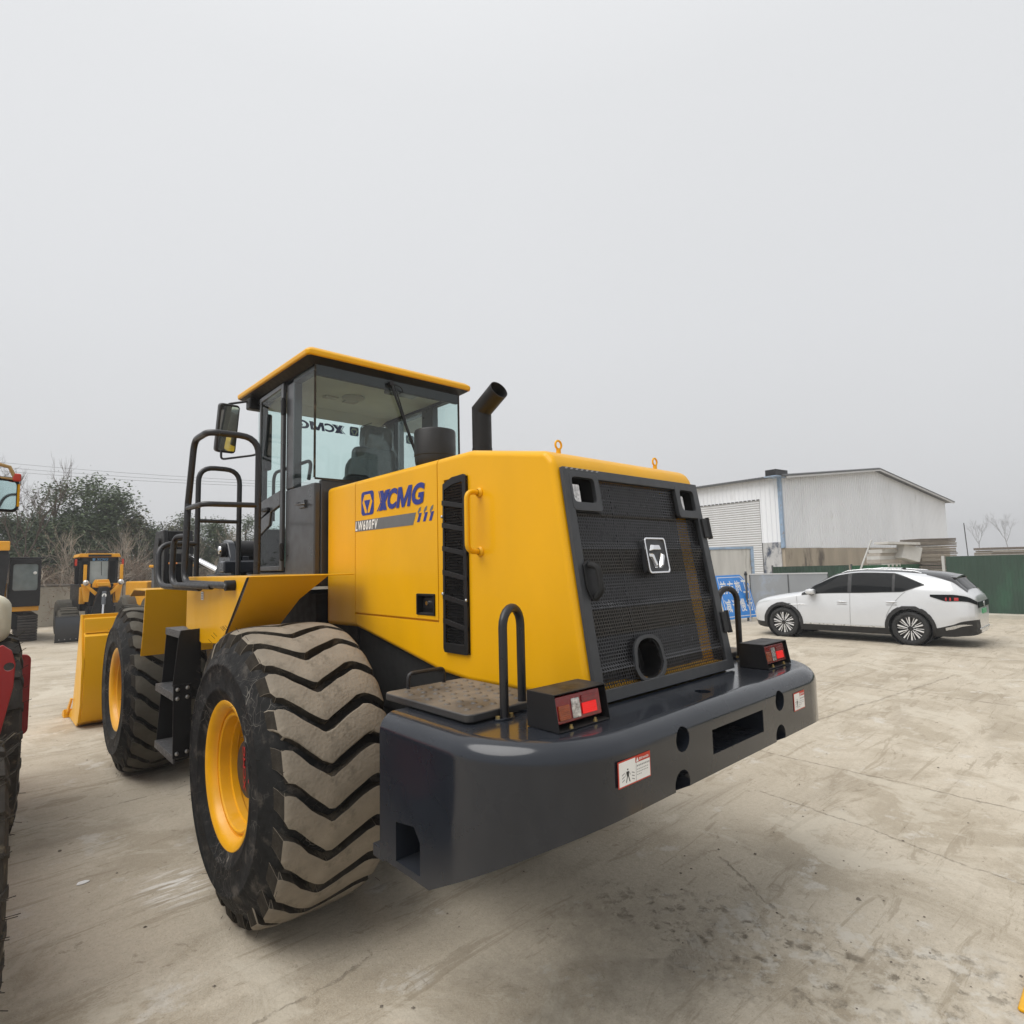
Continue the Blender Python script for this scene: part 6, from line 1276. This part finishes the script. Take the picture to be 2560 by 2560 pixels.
# ---- excavator, partly outside the frame
EX = thing('tracked_excavator', 'tracked excavator with black framed cab at the left edge of the yard', 'excavator', (-1.35, 20.5, 0), local=True)
m = MB()
for a, b_ in (((-.42, .36), (-.36, .36)), ((.30, .36), (.36, .36))): pass
F4 = frame((-.36, 0, 1.02), (1, 0, 0), (0, 0, 1)); ringplate(m, rrect(0, .70, 0, 1.36, .05), rrect(.07, .63, .46, 1.22, .06), F4 @ Matrix.Translation((0, 0, 0)), .06); plate(m, rrect(.05, .65, .04, .42, .03), F4 @ Matrix.Translation((0, 0, .005)), .03); m.box(-.36, -.32, .03, 1.3, 1.02, 2.38); m.box(.30, .34, .03, 1.3, 1.02, 2.38); m.box(-.36, .34, 1.26, 1.3, 1.02, 2.38); xc = m.build('cab', BK, EX, bevel=.015)
m = MB(); plate(m, rrect(.06, .64, .44, 1.23, .05), F4 @ Matrix.Translation((0, 0, .02)), .006); m.build('cab_window', mat('excavator_glass', (.20, .24, .245), .06, coat=.4, var=.25, scale=3), xc)
m = MB(); m.lathe([(.045, 0), (.02, -.012)], (.20, -.07, 1.98), 'y', 14, 0, True); m.build('round_mirror', WHT, xc)
m = MB(); m.box(-.38, .36, -.04, 1.36, 2.38, 2.44); m.build('cab_roof', BK, EX, bevel=.02)
m = MB(); m.box(-1.4, .33, .05, 3.2, .88, 1.02); m.box(-1.9, -.40, .3, 3.2, 1.02, 1.7); m.build('upper_deck', GY, EX, bevel=.02)
m = MB(); m.prism([(-.50, 1.2), (-.62, 1.2), (-.80, 2.4), (-.72, 2.9), (-.52, 2.9), (-.40, 2.4)], 'y', -.9, .6); m.build('boom', BK, EX, bevel=.02)
m = MB(); m.box(-.80, -.42, -1.0, .3, 2.60, 2.86); m.build('boom_head', GY, EX, bevel=.03)
m = MB(); m.cyl((-.6, 1.4, .8), (-.6, 1.4, .9), .6, 20); m.box(-1.2, .0, .6, 2.2, .35, .8); m.build('undercarriage', BK, EX)
m = MB(); m.prism(rrect(.06, 3.2, .06, .70, .30, 6), 'x', -.12, .30); tr = m.build('track_frame', DKV, EX)
for k in range(15):
    if k < 9: y, z, a = .03 + .02 * abs(k - 4) , .06 + k * .078, (k - 4) * .17
    m = MB()
    if k < 9: m.obox((.09, y - .02, z), (.46, .05, .062), Matrix.Rotation(-a, 3, 'X'))
    else: m.obox((.09, .25 + (k - 9) * .5, .735), (.46, .40, .05))
    m.build('track_shoe', mat('track_steel', (.06, .052, .045), .6, var=.3, scale=10, metal=.3), EX, bevel=.008)

# ---- small yellow machine far behind the handrails
FM = thing('far_loader', 'far yellow machine with grey cab glimpsed between the loader handrails', 'loader', (3.0, 22.3, 0), R(8), local=True)
m = MB(); m.box(-.45, .45, 0, 1.2, 1.1, 2.1); m.build('cab', mat('grey_cab', (.12, .13, .14), .4), FM, bevel=.02); m = MB(); m.box(-.38, .38, -.02, -.005, 1.45, 2.0); m.build('cab_window', mat('pale_glass', (.40, .43, .44), .1), FM)
m = MB(); m.box(-.52, .52, -.08, 1.3, 2.1, 2.2); m.build('cab_roof', GY, FM, bevel=.03); m = MB(); m.box(-.2, .2, .2, .5, 2.2, 2.3); m.build('roof_light', mat('orange_lamp', (.7, .3, .05), .3), FM, bevel=.03); m = MB(); m.box(-.6, .6, 1.2, 3.4, .7, 1.6); m.build('machine_body', GY, FM, bevel=.05)
for s in (-1, 1):
    for y in (.2, 2.6): m = MB(); m.lathe([(.2, s * .5), (.48, s * .52), (.55, s * .6), (.55, s * .9), (.48, s * .96), (.2, s * .94)], (0, y, .55), 'x', 24); m.build('tyre', RUBD, FM, angle=40)
m = MB(); m.obox((-.60, -.05, 1.75), (.08, .05, .28)); m.build('red_ribbon', REDD, FM, bevel=.02)

# ---- red machine at the left edge, mostly outside the frame
REDP = mat('red_machine_paint', (.36, .018, .018), .42, var=.1, scale=4, dust=.2, wear=(.30, .05, .04), wearscale=8)
MUD = mat('muddy_tyre_rubber', (.035, .030, .024), .85, var=.4, scale=6, bump=.5, bscale=20, wear=(.16, .13, .085), wearscale=9, wearlo=.54)
RM = thing('red_machine', 'red machine with muddy tyres standing closest on the left of the loader', 'machine', (-2.75, 3.6, 0), local=True)
def tyre_(cy, r_, w, x0):
    m = MB(); o = (x0 + .0, cy, r_); m.lathe([(r_ * .5, -w / 2), (r_ * .8, -w * .54), (r_ * .94, -w * .5), (r_ * .985, -w * .40), (r_ * .985, w * .40), (r_ * .94, w * .5), (r_ * .8, w * .54), (r_ * .5, w / 2)], o, 'x', 56)
    t = m.build('muddy_tyre', MUD, RM, angle=40)
    m = MB(); m.lathe([(r_ * .52, w * .46), (r_ * .50, w * .50), (r_ * .46, w * .44), (r_ * .40, w * .30), (r_ * .15, w * .28), (r_ * .14, w * .40), (.01, w * .42)], o, 'x', 32); m.build('rim', REDP, t, angle=30)
    n = 20
    for k in range(n):
        a = 2 * math.pi * k / n; m = MB()
        for s in (-1, 1):
            P = []
            for f, rr_, da in ((.02, 1.0, 0), (.36, 1.0, .10), (.50, .95, .13), (.55, .82, .14)):
                P.append((s * f * w, rr_ * r_, a + da + (0 if s > 0 else .12)))
            rings = [[Vector((o[0] + x, o[1] + (rr_ + dr) * math.sin(aa + dw), o[2] + (rr_ + dr) * math.cos(aa + dw))) for dr, dw in ((-.03, -.05), (.018, -.035), (.018, .035), (-.03, .05))] for x, rr_, aa in P]; m.loft(rings)
        m.build('tread_lug', MUD, t, angle=30)
    m = MB()
    for k in range(60):
        a = RNG.uniform(0, 6.28); f = RNG.uniform(.30, .53) * w; c = Vector((o[0] + f, o[1] + r_ * .97 * math.sin(a), o[2] + r_ * .97 * math.cos(a))); m.tube([c, c + Vector((.045, math.sin(a) * .03, math.cos(a) * .03 + .01))], .0022, 3)
    kind(m.build('rubber_whiskers', RUBG, t), 'stuff'); return t
tyre_(.55, .72, .50, .275); tyre_(-1.68, .56, .44, .17)
m = MB(); P = [(.30, .48), (.36, 1.0), (.37, 1.34), (.40, 1.43), (.455, 1.46), (.50, 1.42), (.52, 1.34), (.515, 1.2), (.46, .9), (.42, .48)]
P = [(x - .03, z) for x, z in P]
m = MB(); F4 = Matrix.Translation((-.02, -.52, 0)) @ Matrix(((1, 0, 0, 0), (0, 0, -1, 0), (0, 1, 0, 0), (0, 0, 0, 1))); plate(m, P, F4, .03); lug = m.build('red_bracket', REDP, RM, smooth=False); b_ = lug.modifiers.new('b', 'BEVEL'); b_.width = .006; b_.segments = 2; bake(lug)
cut(lug, [MB().cyl((.44, -.9, 1.325), (.44, -.2, 1.325), .026, 24)], 40)
m = MB(); plate(m, rrect(.36, .395, 1.06, 1.20, .008), F4 @ Matrix.Translation((-.03, 0, .0305)), .001); m.build('bracket_label', WHT, RM, smooth=False); m = MB(); m.lathe([(.014, -.0), (.009, -.001)], (.345, -.553, 1.16), 'y', 16); m.lathe([(.014, -.0), (.009, -.001)], (.342, -.553, 1.11), 'y', 16); m.build('label_print', BLUE, RM)
m = MB(); m.prism(rrect(.42, .66, .52, 1.20, .05), 'y', 1.35, 1.40); m.build('red_plate', REDP, RM, bevel=.008)
m = MB(); m.box(-.9, .35, -1.6, 2.2, .62, .95); m.build('red_chassis', REDP, RM, bevel=.04, seg=3)
m = MB(); m.prism([(-1.5, .955), (-1.35, 1.22), (-.5, 1.42), (1.3, 1.5), (1.4, .955)], 'x', -.85, .10); m.build('red_hood', REDP, RM, bevel=.06, seg=4)
m = MB(); m.box(.101, .104, -1.1, .9, 1.05, 1.25); m.build('hood_vent', BK, RM)
m = MB(); m.box(.25, .46, 1.15, 1.5, 1.18, 1.42); m.build('red_bracket_block', BK, RM, bevel=.01)
wb = tag(pad('foam_wrapping', -2.59, 3.95, 1.575, .62, .34, .5, 0, par=False, mt=mat('cream_foam_wrap', (.66, .62, .48), .6, var=.12, scale=8, bump=.5, bscale=14)), 'cream foam wrapped bundle resting on the muddy tyre at the left edge', 'foam bundle')
m = MB(); m.tube([(-.25, .35, 2.70), (.30, .38, 2.72), (.42, .40, 2.69), (.46, .40, 2.60)], .014, 8); m.tube([(-.25, .40, 2.66), (.46, .40, 2.60)], .008, 6); m.tube([(-.25, .35, 1.4), (-.25, .35, 2.72)], .02, 8); m.build('mirror_arm', mat('brass_arm', (.40, .26, .10), .45, metal=.4), RM)
m = MB(); F4 = frame((.38, .42, 2.49), (.9, .42, 0), (0, 0, 1)); plate(m, rrect(-.11, .11, -.135, .13, .04), F4 @ Matrix.Translation((0, 0, -.03)), .05); mr_ = m.build('side_mirror', BK, RM, bevel=.015, seg=3); m = MB(); plate(m, rrect(-.10, .085, -.115, .095, .03), F4 @ Matrix.Translation((0, 0, .021)), .002); m.build('mirror_face', MIRR, mr_); m = MB(); plate(m, rrect(.092, .108, -.09, .08, .004), F4 @ Matrix.Translation((0, 0, .018)), .006); m.build('mirror_edge', YEL, mr_)
m = MB(); m.obox((.465, .40, 2.615), (.05, .03, .06)); m.build('red_ribbon', REDD, RM, bevel=.012)

# ---- small litter on the concrete
o = tag(MB().prism([(.035 * math.cos(R(a)) * (1 + .2 * math.sin(a)), .022 * math.sin(R(a))) for a in range(0, 360, 30)], 'z', .002, .006).build('paper_scrap', WHT), 'small white scrap of paper on the concrete left of the rear tyre', 'paper scrap'); o.location = (-1.92, 2.855, 0)
o = tag(MB().box(.745, 1.3, -1.9, -1.19, .0, .02).build('yellow_block', YEL, bevel=.01), 'corner of a yellow block at the bottom right picture edge', 'block')
o.rotation_euler = (0, 0, 0)
m = MB()
for k in range(420):
    while True:
        x, y = RNG.uniform(-4.5, 9), RNG.uniform(-3.5, 9)
        if RNG.random() < (.9 if (.0 < x < 2.4 and -1.6 < y < .4) else .12): break
    r_ = RNG.uniform(.003, .009) * (1.6 if RNG.random() < .12 else 1); c = Vector((x, y, r_ * .3)); rot_ = Matrix.Rotation(RNG.uniform(0, 6.28), 3, 'Z')
    V = [c + rot_ @ Vector((px_ * r_ * RNG.uniform(.7, 1.6), py_ * r_, pz_ * r_ * .6)) for px_, py_, pz_ in ((1, 0, 0), (-1, 0, 0), (0, 1, 0), (0, -1, 0), (0, 0, 1), (0, 0, -.4))]; m.add(V, [(0, 2, 4), (2, 1, 4), (1, 3, 4), (3, 0, 4), (2, 0, 5), (1, 2, 5), (3, 1, 5), (0, 3, 5)])
kind(m.build('gravel', mat('gravel_chips', (.17, .145, .115), .9, var=.4, scale=30), smooth=False), 'stuff')

# ---- damp winter air
hz = bpy.data.materials.new('haze'); hz.use_nodes = True; ht = hz.node_tree; ht.nodes.remove(ht.nodes['Principled BSDF'])
vn = ht.nodes.new('ShaderNodeVolumePrincipled'); vn.inputs['Color'].default_value = (.92, .93, .95, 1); vn.inputs['Density'].default_value = .0022; vn.inputs['Anisotropy'].default_value = .1
ht.links.new(vn.outputs[0], ht.nodes['Material Output'].inputs['Volume'])
kind(MB().box(-410, 410, -410, 410, -1, 16).build('haze', hz, smooth=False), 'stuff')
